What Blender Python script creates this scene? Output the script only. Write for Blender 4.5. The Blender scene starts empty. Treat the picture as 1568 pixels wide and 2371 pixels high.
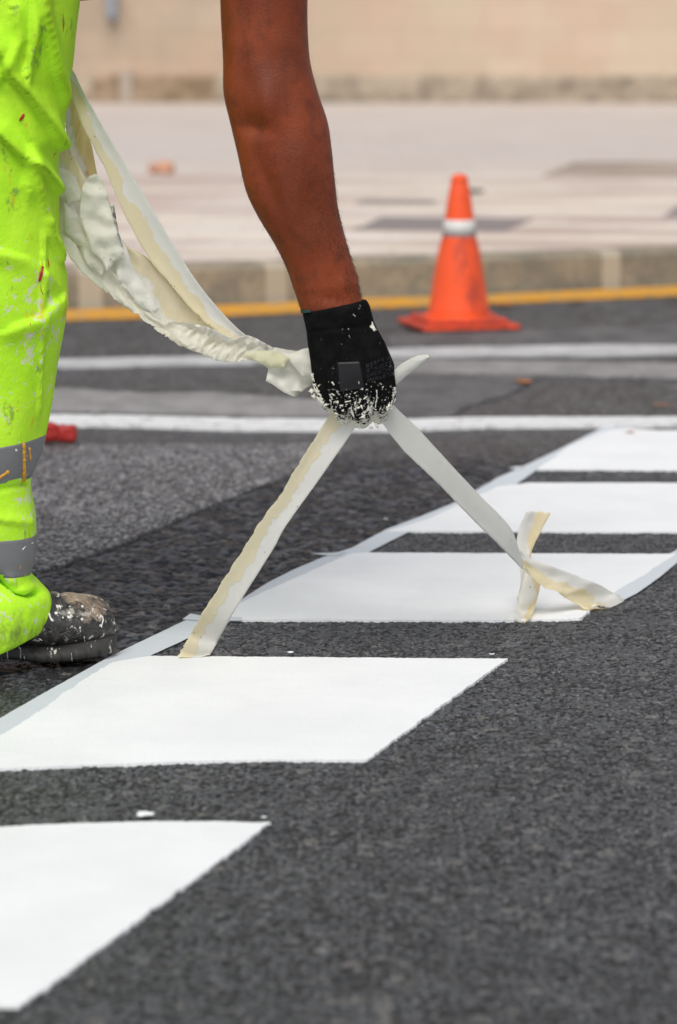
import bpy, bmesh, math, random
import numpy as np
from mathutils import Vector, Matrix, noise as mnoise
from mathutils.bvhtree import BVHTree
from mathutils.geometry import tessellate_polygon
random.seed(7); rng = np.random.default_rng(7)
sc = bpy.context.scene
R = math.radians

# ------------------------------------------------------------------ camera
H = 0.99; F = 6533.33; PITCH = math.atan(1136.5 / F)
cam_d = bpy.data.cameras.new('camera'); cam = bpy.data.objects.new('camera', cam_d)
sc.collection.objects.link(cam); sc.camera = cam
cam.location = (0, 0, H); cam.rotation_euler = (math.pi/2 - PITCH, 0, 0)
cam_d.sensor_fit = 'HORIZONTAL'; cam_d.sensor_width = 24; cam_d.lens = 100
cam_d.clip_end = 500; cam_d.clip_start = 0.05
cam_d.dof.use_dof = True; cam_d.dof.focus_distance = 4.46; cam_d.dof.aperture_fstop = 4.0
# ------------------------------------------------------------------ light
SUN_EL, SUN_AZ = 55, 190          # azimuth: degrees clockwise from +Y (away from the camera)
w = bpy.data.worlds.new("World"); sc.world = w; w.use_nodes = True
nt = w.node_tree; bg = nt.nodes['Background']
sky = nt.nodes.new('ShaderNodeTexSky'); sky.sky_type = 'NISHITA'; sky.sun_disc = False
sky.sun_elevation = R(SUN_EL); sky.sun_rotation = R(SUN_AZ); sky.air_density = 0.8; sky.dust_density = 1.0; sky.ozone_density = 0.6
hs = nt.nodes.new('ShaderNodeHueSaturation'); hs.inputs['Saturation'].default_value = 0.36   # thin cloud takes the blue out of the sky
nt.links.new(sky.outputs[0], hs.inputs['Color']); nt.links.new(hs.outputs[0], bg.inputs[0]); bg.inputs[1].default_value = 0.125
sl = bpy.data.lights.new('sun', 'SUN'); sl.energy = 1.9; sl.angle = R(32); sl.color = (1, .955, .89)
so = bpy.data.objects.new('sun', sl); sc.collection.objects.link(so)
d = Vector((math.sin(R(SUN_AZ))*math.cos(R(SUN_EL)), math.cos(R(SUN_AZ))*math.cos(R(SUN_EL)), math.sin(R(SUN_EL))))
so.rotation_euler = d.to_track_quat('Z', 'Y').to_euler(); so.location = (2, 2, 6)
sc.view_settings.view_transform = 'Standard'; sc.view_settings.look = 'None'
sc.view_settings.gamma = 1; sc.view_settings.exposure = 0.37

# ------------------------------------------------------------------ helpers
cP, sP = math.cos(PITCH), math.sin(PITCH)
def ray(px, py):
    u = (px - 784) / F; v = -(py - 1185.5) / F
    return Vector((u, cP + v*sP, -sP + v*cP))
def G(px, py, z=0.0):                      # point of a horizontal level
    r = ray(px, py); t = (z - H) / r.z
    return Vector((0, 0, H)) + r*t
def P(px, py, Y):                          # point at distance Y
    r = ray(px, py); return Vector((0, 0, H)) + r*(Y / r.y)

def setp(o, label=None, cat=None, group=None, kind=None):
    if label: o['label'] = label
    if cat: o['category'] = cat
    if group: o['group'] = group
    if kind: o['kind'] = kind
    return o
def mkobj(name, me, mat, parent=None, smooth=True):
    o = bpy.data.objects.new(name, me); sc.collection.objects.link(o)
    if mat and not me.materials: me.materials.append(mat)
    if smooth and len(me.polygons): me.polygons.foreach_set('use_smooth', [True]*len(me.polygons))
    if parent: o.parent = parent
    return o
def mesh(name, verts, faces):
    me = bpy.data.meshes.new(name); me.from_pydata([tuple(v) for v in verts], [], faces); me.update(); return me
def empty(name, loc=(0, 0, 0)):
    o = bpy.data.objects.new(name, None); sc.collection.objects.link(o); o.location = loc
    o.empty_display_size = .05
    return o
def keep(child, parent):                   # parent an object built in world coordinates
    child.parent = parent; child.matrix_parent_inverse = Matrix.Translation(-Vector(parent.location))
def baked(o, mods):
    for t, kw in mods:
        m = o.modifiers.new(t, t)
        for k, v in kw.items(): setattr(m, k, v)
    dg = bpy.context.evaluated_depsgraph_get(); dg.update()
    me = bpy.data.meshes.new_from_object(o.evaluated_get(dg))
    o.modifiers.clear(); old = o.data; o.data = me; bpy.data.meshes.remove(old)
    me.polygons.foreach_set('use_smooth', [True]*len(me.polygons)); return o
def catmull(pts, n):                       # pts: list of equal-length tuples -> n samples
    a = np.array(pts, float); m = len(a)
    if m == 2:
        t = np.linspace(0, 1, n)[:, None]; return a[0]*(1-t) + a[1]*t
    seg = np.r_[0, np.cumsum(np.maximum(np.linalg.norm(np.diff(a[:, :2], axis=0), axis=1), 1e-6))]
    tt = np.linspace(0, seg[-1], n); out = []
    mt = np.zeros_like(a)
    for i in range(m):
        i0, i1 = max(i-1, 0), min(i+1, m-1); mt[i] = (a[i1]-a[i0])/(seg[i1]-seg[i0])
    for t in tt:
        i = min(max(np.searchsorted(seg, t) - 1, 0), m-2); h = seg[i+1]-seg[i]; s = (t-seg[i])/h
        out.append((2*s**3-3*s**2+1)*a[i] + (s**3-2*s**2+s)*h*mt[i] + (-2*s**3+3*s**2)*a[i+1] + (s**3-s**2)*h*mt[i+1])
    return np.array(out)
def h2(ix, iy, s):
    n = (ix.astype(np.int64)*374761393 + iy.astype(np.int64)*668265263 + s*1442695041) & 0xffffffff
    n = ((n ^ (n >> 13))*1274126177) & 0xffffffff
    return ((n ^ (n >> 16)) & 0xffffff) / float(0xffffff)
def vnoise(x, y, s=0):
    ix, iy = np.floor(x), np.floor(y); fx, fy = x-ix, y-iy
    fx = fx*fx*(3-2*fx); fy = fy*fy*(3-2*fy)
    a, b, c, e = h2(ix, iy, s), h2(ix+1, iy, s), h2(ix, iy+1, s), h2(ix+1, iy+1, s)
    return (a*(1-fx)+b*fx)*(1-fy) + (c*(1-fx)+e*fx)*fy
def worley(x, y, s=0):
    ix, iy = np.floor(x), np.floor(y); best = np.full(x.shape, 9.); sec = np.full(x.shape, 9.); idv = np.zeros(x.shape)
    for dx in (-1, 0, 1):
        for dy in (-1, 0, 1):
            cx, cy = ix+dx, iy+dy
            d2 = (cx+.5+.42*(h2(cx, cy, s)*2-1)-x)**2 + (cy+.5+.42*(h2(cx, cy, s+9)*2-1)-y)**2
            nb = d2 < best; sec = np.where(nb, best, np.minimum(sec, d2))
            idv = np.where(nb, h2(cx, cy, s+5), idv); best = np.where(nb, d2, best)
    return np.sqrt(best), np.sqrt(sec), idv

# ------------------------------------------------------------------ material helpers
class Mat:
    def __init__(s, name, rough=.6, spec=.5, color=(.5, .5, .5)):
        s.m = bpy.data.materials.new(name); s.m.use_nodes = True; s.t = s.m.node_tree
        s.b = s.t.nodes['Principled BSDF']; s.b.inputs['Roughness'].default_value = rough
        s.b.inputs['Specular IOR Level'].default_value = spec; s.b.inputs['Base Color'].default_value = (*color, 1)
        s._tc = None
    def n(s, t, **kw):
        nd = s.t.nodes.new(t)
        for k, v in kw.items():
            if k in nd.inputs: nd.inputs[k].default_value = v
            else: setattr(nd, k, v)
        return nd
    def lk(s, a, b): s.t.links.new(a, b)
    def co(s, scale=(1, 1, 1), which='Object', loc=(0, 0, 0), rot=(0, 0, 0)):
        if s._tc is None: s._tc = s.n('ShaderNodeTexCoord')
        mp = s.n('ShaderNodeMapping'); mp.inputs['Scale'].default_value = scale; mp.inputs['Location'].default_value = loc
        mp.inputs['Rotation'].default_value = rot
        s.lk(s._tc.outputs[which], mp.inputs[0]); return mp.outputs[0]
    def noise(s, co, scale, detail=4, rough=.55, dist=0):
        n = s.n('ShaderNodeTexNoise'); n.inputs['Scale'].default_value = scale; n.inputs['Detail'].default_value = detail
        n.inputs['Roughness'].default_value = rough; n.inputs['Distortion'].default_value = dist
        s.lk(co, n.inputs['Vector']); return n.outputs[0]
    def vor(s, co, scale, out='Distance', feature='F1'):
        n = s.n('ShaderNodeTexVoronoi', feature=feature); n.inputs['Scale'].default_value = scale
        s.lk(co, n.inputs['Vector']); return n.outputs[out]
    def ramp(s, f, a, b, lo=0., hi=1.):
        n = s.n('ShaderNodeMapRange'); n.interpolation_type = 'SMOOTHSTEP'
        n.inputs[1].default_value = a; n.inputs[2].default_value = b; n.inputs[3].default_value = lo; n.inputs[4].default_value = hi
        s.lk(f, n.inputs[0]); return n.outputs[0]
    def math(s, op, a, b=0.):
        n = s.n('ShaderNodeMath', operation=op)
        for i, v in enumerate((a, b)):
            if isinstance(v, (int, float)): n.inputs[i].default_value = v
            else: s.lk(v, n.inputs[i])
        return n.outputs[0]
    def mix(s, f, a, b):
        n = s.n('ShaderNodeMix', data_type='RGBA'); ins = [n.inputs[0], n.inputs[6], n.inputs[7]]
        for i, v in zip(ins, (f, a, b)):
            if isinstance(v, (int, float)): i.default_value = v
            elif isinstance(v, tuple): i.default_value = (*v, 1)
            else: s.lk(v, i)
        return n.outputs[2]
    def attr(s, name):
        n = s.n('ShaderNodeAttribute'); n.attribute_name = name; return n.outputs['Fac']
    def color(s, c): s.lk(c, s.b.inputs['Base Color'])
    def rough(s, c): s.lk(c, s.b.inputs['Roughness'])
    def bump(s, h, dist=.002, strength=1.):
        n = s.n('ShaderNodeBump'); n.inputs['Distance'].default_value = dist; n.inputs['Strength'].default_value = strength
        s.lk(h, n.inputs['Height']); s.lk(n.outputs[0], s.b.inputs['Normal'])
    def sep(s, co, i):
        n = s.n('ShaderNodeSeparateXYZ'); s.lk(co, n.inputs[0]); return n.outputs[i]

# asphalt
A = Mat('asphalt', .5, .38)
c = A.co(); old = A.attr('old'); left = A.attr('left'); st = A.attr('stone')
fine = A.noise(c, 420, 3, .7); mid = A.noise(c, 60, 3, .6); big = A.noise(c, 2.2, 3, .6)
v1 = A.vor(A.co(), 150, 'Color'); v2 = A.vor(A.co(loc=(3, 1, 0)), 85, 'Color'); g1n = A.noise(c, 210, 4, .75); lo = A.noise(c, 9, 4, .7)
t_ = A.math('ADD', A.math('MULTIPLY', st, .40), A.math('MULTIPLY', A.sep(v1, 0), .28)); t_ = A.math('ADD', t_, A.math('MULTIPLY', g1n, .75)); t_ = A.math('ADD', t_, A.math('MULTIPLY', lo, .30))
base = A.mix(A.ramp(t_, .70, .92), (.0075, .0075, .0085), (.118, .122, .130))
base = A.mix(A.math('MULTIPLY', A.sep(v2, 1), .22), base, (.085, .080, .070))
fresh_glint = A.mix(A.ramp(mid, .3, .75), (.004, .0044, .0055), (.013, .014, .017)); fresh_glint = A.mix(A.ramp(st, .20, .45, 0, .95), fresh_glint, (.085, .091, .108))  # dark fresh asphalt, with bluish highlights painted onto the bump tops
v6 = A.vor(A.co(loc=(2, 9, 0)), 240, 'Color'); base = A.mix(A.math('MULTIPLY', A.ramp(A.sep(v6, 0), .94, .96), .7), base, (.30, .30, .31))  # tiny bright specks: glints painted into the asphalt colour
base = A.mix(left, base, fresh_glint)
oldc = A.mix(A.ramp(st, .1, .95), (.028, .027, .028), (.46, .45, .455)); oldc = A.mix(A.ramp(g1n, .46, .56, 0, .6), oldc, A.mix(A.ramp(A.sep(v1, 1), .4, .6), (.045, .043, .043), (.42, .405, .405)))
base = A.mix(old, base, oldc)
base = A.mix(A.ramp(big, .35, .7, 0, .3), base, A.mix(.5, base, (.02, .02, .02)))
vl = A.vor(A.co(loc=(7, 7, 0)), 62, 'Color'); vf = A.ramp(A.sep(vl, 0), .955, .965)
base = A.mix(A.math('MULTIPLY', A.math('MULTIPLY', vf, .75), A.ramp(g1n, .35, .6)), base, (.25, .235, .215))
A.color(base); A.rough(A.ramp(left, 0, 1, .46, .28)); A.bump(A.math('ADD', A.math('MULTIPLY', fine, .5), g1n), .0032, .9)
ASPH = A.m
A = Mat('road_paint', .55, .4)
c = A.co(); nn = A.noise(c, 5, 4, .6); f2 = A.noise(c, 260, 3, .6); f3 = A.noise(c, 30, 3, .6)
A.color(A.mix(A.ramp(nn, .3, .7), (.80, .81, .81), (.86, .868, .865)))
A.bump(A.math('ADD', f2, f3), .0016, .8); PAINT = A.m
A = Mat('worn_line_paint', .7, .3)
c = A.co(); nn = A.noise(c, 22, 4, .65)
A.color(A.mix(A.ramp(nn, .50, .72), (.70, .695, .69), (.36, .355, .35))); WORN = A.m
A = Mat('dull_line_paint', .7, .3)
c = A.co((.5, 1, 1)); nn = A.noise(c, 14, 4, .7)
A.color(A.mix(A.ramp(nn, .42, .66), (.52, .515, .51), (.33, .325, .32))); WORNB = A.m
A = Mat('faded_concrete', .8, .3)
c = A.co((1, .5, 1)); nn = A.noise(c, 7, 5, .7)
A.color(A.mix(A.ramp(nn, .35, .62), (.30, .285, .28), (.215, .205, .20))); CONC = A.m
A = Mat('faded_asphalt', .8, .3)
c = A.co((1, .5, 1)); nn = A.noise(c, 6, 5, .7)
A.color(A.mix(A.ramp(nn, .4, .62), (.135, .128, .126), (.088, .087, .088))); FADE = A.m
A = Mat('yellow_line_paint', .6, .4)
c = A.co(); nn = A.noise(c, 12, 4, .7)
A.color(A.mix(A.ramp(nn, .45, .68), (.70, .32, .02), (.42, .29, .13))); YEL = A.m
# pavement
A = Mat('pavement_slabs', .75, .3)
c = A.co((1, 1, 1)); n1 = A.noise(A.co((.35, 1.3, 1)), 1.6, 5, .6); n2 = A.noise(A.co((.25, 1.0, 1), loc=(5, 3, 0)), 2.3, 4, .6)
col = A.mix(A.ramp(n1, .44, .58), (.72, .64, .54), (.52, .41, .355))
col = A.mix(A.ramp(n2, .52, .68), col, (.74, .69, .64))
yy = A.sep(A.co(), 1)
col = A.mix(A.ramp(yy, 13.5, 19, 0, .85), col, A.mix(A.ramp(n1, .4, .65), (.52, .475, .45), (.61, .56, .515)))
br = A.n('ShaderNodeTexBrick', Scale=1.0); A.lk(A.co((2.5, 2.5, 1)), br.inputs[0])
br.inputs['Mortar Size'].default_value = .012; br.inputs['Row Height'].default_value = 1.0; br.inputs['Brick Width'].default_value = 1.0
br.inputs['Color1'].default_value = (1, 1, 1, 1); br.inputs['Color2'].default_value = (.93, .90, .89, 1); br.inputs['Mortar'].default_value = (.84, .82, .80, 1)
mm = A.n('ShaderNodeMix', data_type='RGBA', blend_type='MULTIPLY'); mm.inputs[0].default_value = 1
A.lk(col, mm.inputs[6]); A.lk(br.outputs[0], mm.inputs[7]); A.color(mm.outputs[2]); PAVE = A.m
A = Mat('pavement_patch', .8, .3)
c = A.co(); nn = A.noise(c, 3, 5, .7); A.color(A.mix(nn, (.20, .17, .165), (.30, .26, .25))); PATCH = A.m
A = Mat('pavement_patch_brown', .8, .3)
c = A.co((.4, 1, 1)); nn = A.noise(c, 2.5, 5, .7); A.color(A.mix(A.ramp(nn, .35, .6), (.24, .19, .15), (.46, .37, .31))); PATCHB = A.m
A = Mat('kerb_stone', .8, .3)
c = A.co((1, 1, 1)); nn = A.noise(c, 5, 5, .7); n2 = A.noise(c, 40, 3, .7)
zz = A.sep(A.co(), 2)
col = A.mix(A.ramp(nn, .35, .65), (.33, .275, .195), (.20, .18, .14)); col = A.mix(A.ramp(n2, .4, .7, 0, .5), col, (.17, .15, .11))
col = A.mix(A.ramp(A.attr('joint'), .4, .6), col, (.42, .365, .28)); A.color(col); KERB = A.m
A = Mat('wall_blocks', .85, .2)
c = A.co(); nn = A.noise(c, 1.3, 5, .65); n2 = A.noise(A.co((.5, 1, 1)), .45, 3, .6)
br = A.n('ShaderNodeTexBrick', Scale=1.0); A.lk(A.co((1, 1, 1), rot=(R(90), 0, 0)), br.inputs[0])
br.inputs['Mortar Size'].default_value = .008; br.inputs['Row Height'].default_value = .30; br.inputs['Brick Width'].default_value = .62
br.inputs['Color1'].default_value = (1, 1, 1, 1); br.inputs['Color2'].default_value = (.93, .91, .89, 1); br.inputs['Mortar'].default_value = (.86, .84, .8, 1)
xx = A.sep(A.co(), 0)
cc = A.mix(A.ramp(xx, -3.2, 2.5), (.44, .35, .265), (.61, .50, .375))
cc = A.mix(A.ramp(nn, .38, .62, 0, .55), cc, (.60, .43, .32))
mm = A.n('ShaderNodeMix', data_type='RGBA', blend_type='MULTIPLY'); mm.inputs[0].default_value = 1
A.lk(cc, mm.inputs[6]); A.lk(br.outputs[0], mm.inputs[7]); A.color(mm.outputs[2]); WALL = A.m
def stone_mat(name, ca, cb, sc_=2.6, lo=.42, hi=.58):
    A = Mat(name, .9, .2); c = A.co((1.3, 1, 1)); nn = A.noise(c, sc_, 5, .7)
    A.color(A.mix(A.ramp(nn, lo, hi), ca, cb)); return A.m
PLINTH = stone_mat('plinth_rough_stone', (.42, .34, .255), (.265, .215, .165), 5.2, .38, .64)
PLINTHB = stone_mat('plinth_stained_stone', (.40, .30, .20), (.20, .135, .085), 2.4, .34, .66)
def plain(name, col, rough=.6, spec=.4, nscale=20, var=.25):
    A = Mat(name, rough, spec); nn = A.noise(A.co(), nscale, 4, .6)
    A.color(A.mix(nn, tuple(x*(1-var) for x in col), tuple(min(1, x*(1+var)) for x in col))); return A.m
DARKM = plain('dark_painted_metal', (.02, .024, .038)); GREYM = plain('grey_blue_metal', (.27, .29, .33))
PILA = plain('pale_render', (.42, .35, .285), .85, .2, 4, .1)

# ------------------------------------------------------------------ road
LE = [(-1180, 2332), (-405, 1905), (-133, 1787), (0, 1690), (440, 1437), (800, 1283), (1130, 1121), (1400, 992), (1800, 850)]
lw = [G(*p) for p in LE]; ly = np.array([p.y for p in lw]); lx = np.array([p.x for p in lw])
SEAM = [(-900, 1560), (-300, 1400), (130, 1307), (290, 1247), (430, 1190), (560, 1138), (700, 1080), (860, 1018), (930, 990)]
sw = [G(*p) for p in SEAM]; sx = np.array([p.x for p in sw]); sy = np.array([p.y for p in sw])
def axis(segs):
    out = [segs[0][0]]
    for a, b, s0, s1 in segs:
        v = a
        while v < b - 1e-9:
            t = (v-a)/(b-a); v = min(b, v + s0*(1-t) + s1*t); out.append(v)
    return np.array(out)
X = axis([(-60, -3, 6, .8), (-3, -.82, .3, .02), (-.82, .82, .0034, .0034), (.82, 3, .02, .3), (3, 60, .8, 6)])
Y = axis([(-6, 2.5, .6, .03), (2.5, 6.8, .0034, .0062), (6.8, 10, .02, .05), (10, 200, .3, 12)])
gx, gy = np.meshgrid(X, Y)
side = gx - np.interp(gy, ly, lx)
leftm = np.clip(-side/.02 + .5, 0, 1)
leftm *= np.clip((gy - 3.95)/.5, 0, 1)*np.clip((6.75-gy)/.5, .15, 1)                       # the dark fresh asphalt starts behind the boot
sedge = np.interp(gx, sx, sy) + .03*(vnoise(gx*14, gy*0, 3)-.5) + .014*(vnoise(gx*60, gy*60, 4)-.5)
oldm = np.clip((gy - sedge)/.006 + .5, 0, 1) * np.clip((.10 - gx)/.10, 0, 1) * (gy < 6.66)
fadein = np.clip((.80-np.abs(gx))/.08, 0, 1)*np.clip((gy-2.5)/.1, 0, 1)*np.clip((6.75-gy)/.3, 0, 1)
f1, f2_, sid = worley(gx/.0105, gy/.0105, 1)
g1, g2_, gid = worley(gx/.019 + .3*vnoise(gx*80, gy*80), gy/.019, 2)
o1, o2_, oid = worley(gx/.013 + .9*vnoise(gx*55, gy*55, 31), gy/.015 + .9*vnoise(gx*50, gy*60, 32), 3)
stone = np.clip((f2_-f1)*1.9, 0, 1)
hR = -.0026*(1-stone)*(.45+.55*sid) - .0012*sid - .0014*vnoise(gx*40, gy*40, 8)
hL = -.0062*np.clip(g1*1.15, 0, 1)**1.5 - .0060*vnoise(gx*34, gy*30, 6) - .0016*vnoise(gx*170, gy*170, 7)
ostone = np.clip((o2_-o1)*2.0, 0, 1)
hO = -.0045*(1-ostone) - .002*oid
ht = hR*(1-leftm) + hL*leftm
ht = ht*(1-oldm) + hO*oldm
groove = np.exp(-((gy - sedge + .014)/.016)**2) * np.clip((.06-gx)/.08, 0, 1)
ht = ht - .010*groove*fadein
z = ht*fadein - .004*(1-fadein)
ny, nx = gx.shape
co = np.stack([gx, gy, z], -1).reshape(-1, 3).astype(np.float32)
idx = np.arange(ny*nx).reshape(ny, nx)
fa = np.stack([idx[:-1, :-1], idx[:-1, 1:], idx[1:, 1:], idx[1:, :-1]], -1).reshape(-1, 4)
me = bpy.data.meshes.new('road'); me.vertices.add(len(co)); me.vertices.foreach_set('co', co.ravel())
me.loops.add(fa.size); me.loops.foreach_set('vertex_index', fa.ravel().astype(np.int32))
me.polygons.add(len(fa)); me.polygons.foreach_set('loop_start', np.arange(0, fa.size, 4, dtype=np.int32)); me.update(calc_edges=True)
lst = np.clip(1.15-g1*1.5, 0, 1)*np.clip(vnoise(gx*45, gy*30, 12)*1.7-.35, 0, 1)*(.4+.6*gid)  # bump-top mask for the highlights painted on the dark asphalt
sv = (stone*(.35+.65*sid))*(1-leftm)*(1-oldm) + lst*leftm*(1-oldm) + ostone*(.3+.7*oid)*oldm
groove_c = 1-np.clip(groove, 0, 1)
for nm, ar in (('stone', sv*groove_c), ('left', np.clip(leftm + groove*.9, 0, 1)), ('old', oldm*groove_c)):
    at = me.attributes.new(nm, 'FLOAT', 'POINT'); at.data.foreach_set('value', ar.ravel().astype(np.float32))
setp(mkobj('road', me, ASPH), 'dark grey coarse asphalt road', None, None, 'structure')

def sheet(name, pts, z0, z1, mat, jit=.0015, step=.006, kind='structure', label=None, cat=None, px=True, group=None, seed=1):
    """flat slab with an uneven outline between z0 and z1"""
    w3 = [G(*p) for p in pts] if px else [Vector((p[0], p[1], 0)) for p in pts]
    out = []
    n = len(w3)
    for i in range(n):
        a, b = w3[i], w3[(i+1) % n]; L = (b-a).length; k = max(1, int(L/step)) if L < 8 else int(L/.1)
        nrm = Vector((-(b-a).y, (b-a).x, 0)).normalized()
        for j in range(k):
            t = j/k; p = a.lerp(b, t)
            q = 0 if j == 0 else (mnoise.noise(Vector((p.x*170, p.y*170, seed)))*1.3 + mnoise.noise(Vector((p.x*25, p.y*25, seed+4)))*1.2)
            out.append(p + nrm*q*jit)
    m = len(out); vs = [(p.x, p.y, z1) for p in out] + [(p.x, p.y, z0) for p in out]
    tris = tessellate_polygon([[Vector((p.x, p.y, 0)) for p in out]])
    fs = [tuple(t) for t in tris] + [(i, (i+1) % m, m+(i+1) % m, m+i) for i in range(m)]
    me = mesh(name, vs, fs); bm = bmesh.new(); bm.from_mesh(me); bmesh.ops.recalc_face_normals(bm, faces=bm.faces)
    up = sum(f.normal.z*f.calc_area() for f in bm.faces)
    if up < 0: bmesh.ops.reverse_faces(bm, faces=bm.faces)
    bm.to_mesh(me); bm.free()
    o = mkobj(name, me, mat, smooth=False); setp(o, label, cat, group, kind); return o

# ------------------------------------------------------------------ painted blocks of the crossing
ST = 'structure'
S1 = [(-1180, 2332), (45, 2333), (200, 2222), (420, 2060), (627, 1907), (400, 1904), (200, 1908), (0, 1917), (-405, 1920)]
S2 = [(-133, 1787), (0, 1782), (300, 1770), (600, 1761), (848, 1762), (1000, 1652), (1176, 1527), (900, 1525), (600, 1523), (345, 1521), (262, 1535), (205, 1568), (130, 1620), (92, 1650), (0, 1706), (-60, 1740)]
S3 = [(505, 1436), (800, 1437), (1190, 1438), (1342, 1434), (1392, 1392), (1440, 1362), (1490, 1334), (1528, 1308), (1566, 1284), (1200, 1283), (848, 1281), (815, 1283), (760, 1305), (682, 1341), (610, 1372), (548, 1402)]
S4 = [(898, 1231), (1250, 1232), (1644, 1233), (1809, 1120), (1500, 1119), (1229, 1119), (1152, 1128), (1050, 1176), (985, 1205)]
S5 = [(1243, 1088), (1500, 1089), (1854, 1087), (1996, 992), (1526, 998), (1445, 992), (1403, 999), (1320, 1033), (1280, 1063)]
blk_l = ['white painted block cut by the left edge, nearest the camera', 'white painted block below the left hanging tape and the boot toe',
         'white painted block under the crossed tape strips', 'white painted block third from the farthest edge line, behind the crossed tapes', 'farthest white painted block, touching the thin white line']
for i, S in enumerate((S1, S2, S3, S4, S5)):
    sheet('painted_block', S, -.005, .0018 - .0001*i, PAINT, .0024, .003, ST, blk_l[i], None, True, 'white painted blocks of the crossing', 11+i)

def line(name, top, bot, z, mat, jit=.003, label=None, seed=3):
    sheet(name, list(top) + list(reversed(bot)), -.004, z, mat, jit, .012, ST, label, None, True, None, seed)
line('lane_line', [(-700, 845), (150, 833), (560, 824), (950, 808), (1150, 804), (1390, 800), (1568, 801), (2300, 803)],
     [(-700, 863), (150, 851), (560, 843), (950, 826), (1150, 823), (1390, 824), (1568, 818), (2300, 820)], .004, WORNB, .006, 'thin white line nearer the kerb')
line('lane_line', [(-700, 958), (100, 962), (300, 965), (560, 972), (900, 975), (1100, 969), (1568, 968), (2300, 966)],
     [(-700, 984), (100, 985), (300, 988), (560, 996), (900, 998), (1100, 990), (1568, 988), (2300, 987)], .0045, WORN, .006, 'thin white line touching the farthest painted block', 5)
line('concrete_strip', [(-700, 900), (150, 899), (330, 912), (480, 908), (640, 920), (760, 930), (800, 940)], [(-700, 955), (150, 953), (330, 956), (480, 960), (640, 966), (790, 968), (860, 966)], .002, CONC, .01, 'pale worn concrete strip between the white lines', 6)
line('concrete_strip', [(900, 834), (1150, 836), (1568, 842), (2300, 846)], [(900, 862), (1150, 866), (1568, 876), (2300, 880)], .0024, CONC, .012, 'faded pale strip just below the upper white line', 7)
line('worn_asphalt', [(800, 865), (1250, 872), (1170, 915), (1060, 948)], [(640, 975), (900, 973), (980, 972), (1040, 966)], .0016, FADE, .015, 'faded grey patch of asphalt', 8)
line('worn_asphalt', [(900, 775), (1250, 762), (1800, 745), (2300, 735)], [(900, 802), (1250, 800), (1800, 798), (2300, 798)], .0014, FADE, .015, 'faded grey asphalt in front of the cone', 9)

# ------------------------------------------------------------------ kerb, yellow line, pavement
KB = [(-5000, 800), (-700, 738), (150, 716), (560, 704), (840, 691), (1150, 680), (1568, 661), (2300, 628), (6000, 460)]
kb = [G(*p) for p in KB]; kpath = catmull([(p.x, p.y) for p in kb], 700)
def offs(path, dd):
    t = np.gradient(path, axis=0); t /= np.linalg.norm(t, axis=1)[:, None]
    return path + np.stack([-t[:, 1], t[:, 0]], -1)*dd
KH = .14
ylo = [(-3000, 813), (-700, 763), (150, 740), (560, 728), (840, 713), (1150, 701), (1568, 683), (2300, 652), (3400, 611)]
yhi = [(-3000, 792), (-700, 743), (150, 719), (560, 707), (840, 693), (1150, 683), (1568, 663), (2300, 631), (3400, 590)]
line('yellow_line', yhi, ylo, .004, YEL, .006, 'yellow line along the kerb', 12)
prof = [(0.0, -.02), (.004, KH-.02), (.012, KH-.006), (.03, KH), (.15, KH), (.15, -.02)]
vs = []; jv = []; fs = []; np_ = len(prof); arc = np.r_[0, np.cumsum(np.linalg.norm(np.diff(kpath, axis=0), axis=1))]
kdense = np.stack([np.interp(np.linspace(0, arc[-1], 5000), arc, kpath[:, i]) for i in (0, 1)], -1)
kd = np.linspace(0, arc[-1], 5000); x0i = np.argmin(abs(kdense[:, 0]-G(640, 700).x)); ph = kd[x0i]
for q, (dd, zz_) in enumerate(prof):
    o_ = offs(kdense, dd)
    for i in range(5000):
        s = (kd[i]-ph) % .68; j = min(s, .68-s); jn = 1. if j < .04 else 0.
        vs.append((o_[i, 0], o_[i, 1], zz_ + (0.004*mnoise.noise(Vector((kd[i]*3, q, 0))) if zz_ > .05 else 0))); jv.append(jn)
for q in range(np_-1):
    for i in range(4999): fs.append((q*5000+i, q*5000+i+1, (q+1)*5000+i+1, (q+1)*5000+i))
me = mesh('kerb', vs, fs); at = me.attributes.new('joint', 'FLOAT', 'POINT'); at.data.foreach_set('value', jv)
setp(mkobj('kerb', me, KERB, smooth=False), 'worn stone kerb with pale joints', None, None, ST)
pin = offs(kpath, .148)[40:-40]
pv = [(x, y, KH) for x, y in pin] + [(x, 45., KH) for x, y in pin]; n = len(pin)
me = mesh('pavement', pv, [(i, i+1, n+i+1, n+i) for i in range(n-1)])
setp(mkobj('pavement', me, PAVE, smooth=False), 'pale pinkish paved square beyond the kerb', None, None, ST)
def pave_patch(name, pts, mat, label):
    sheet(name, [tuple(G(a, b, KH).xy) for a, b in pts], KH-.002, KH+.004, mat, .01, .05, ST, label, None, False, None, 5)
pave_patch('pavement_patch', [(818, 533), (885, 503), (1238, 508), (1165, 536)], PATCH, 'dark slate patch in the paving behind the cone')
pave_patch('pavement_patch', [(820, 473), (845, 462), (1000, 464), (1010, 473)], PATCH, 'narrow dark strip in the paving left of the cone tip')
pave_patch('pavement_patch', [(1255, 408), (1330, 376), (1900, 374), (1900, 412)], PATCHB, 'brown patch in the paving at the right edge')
pave_patch('pavement_patch', [(1535, 504), (1568, 480), (1700, 480), (1700, 506)], PATCH, 'small dark patch at the right edge')

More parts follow.
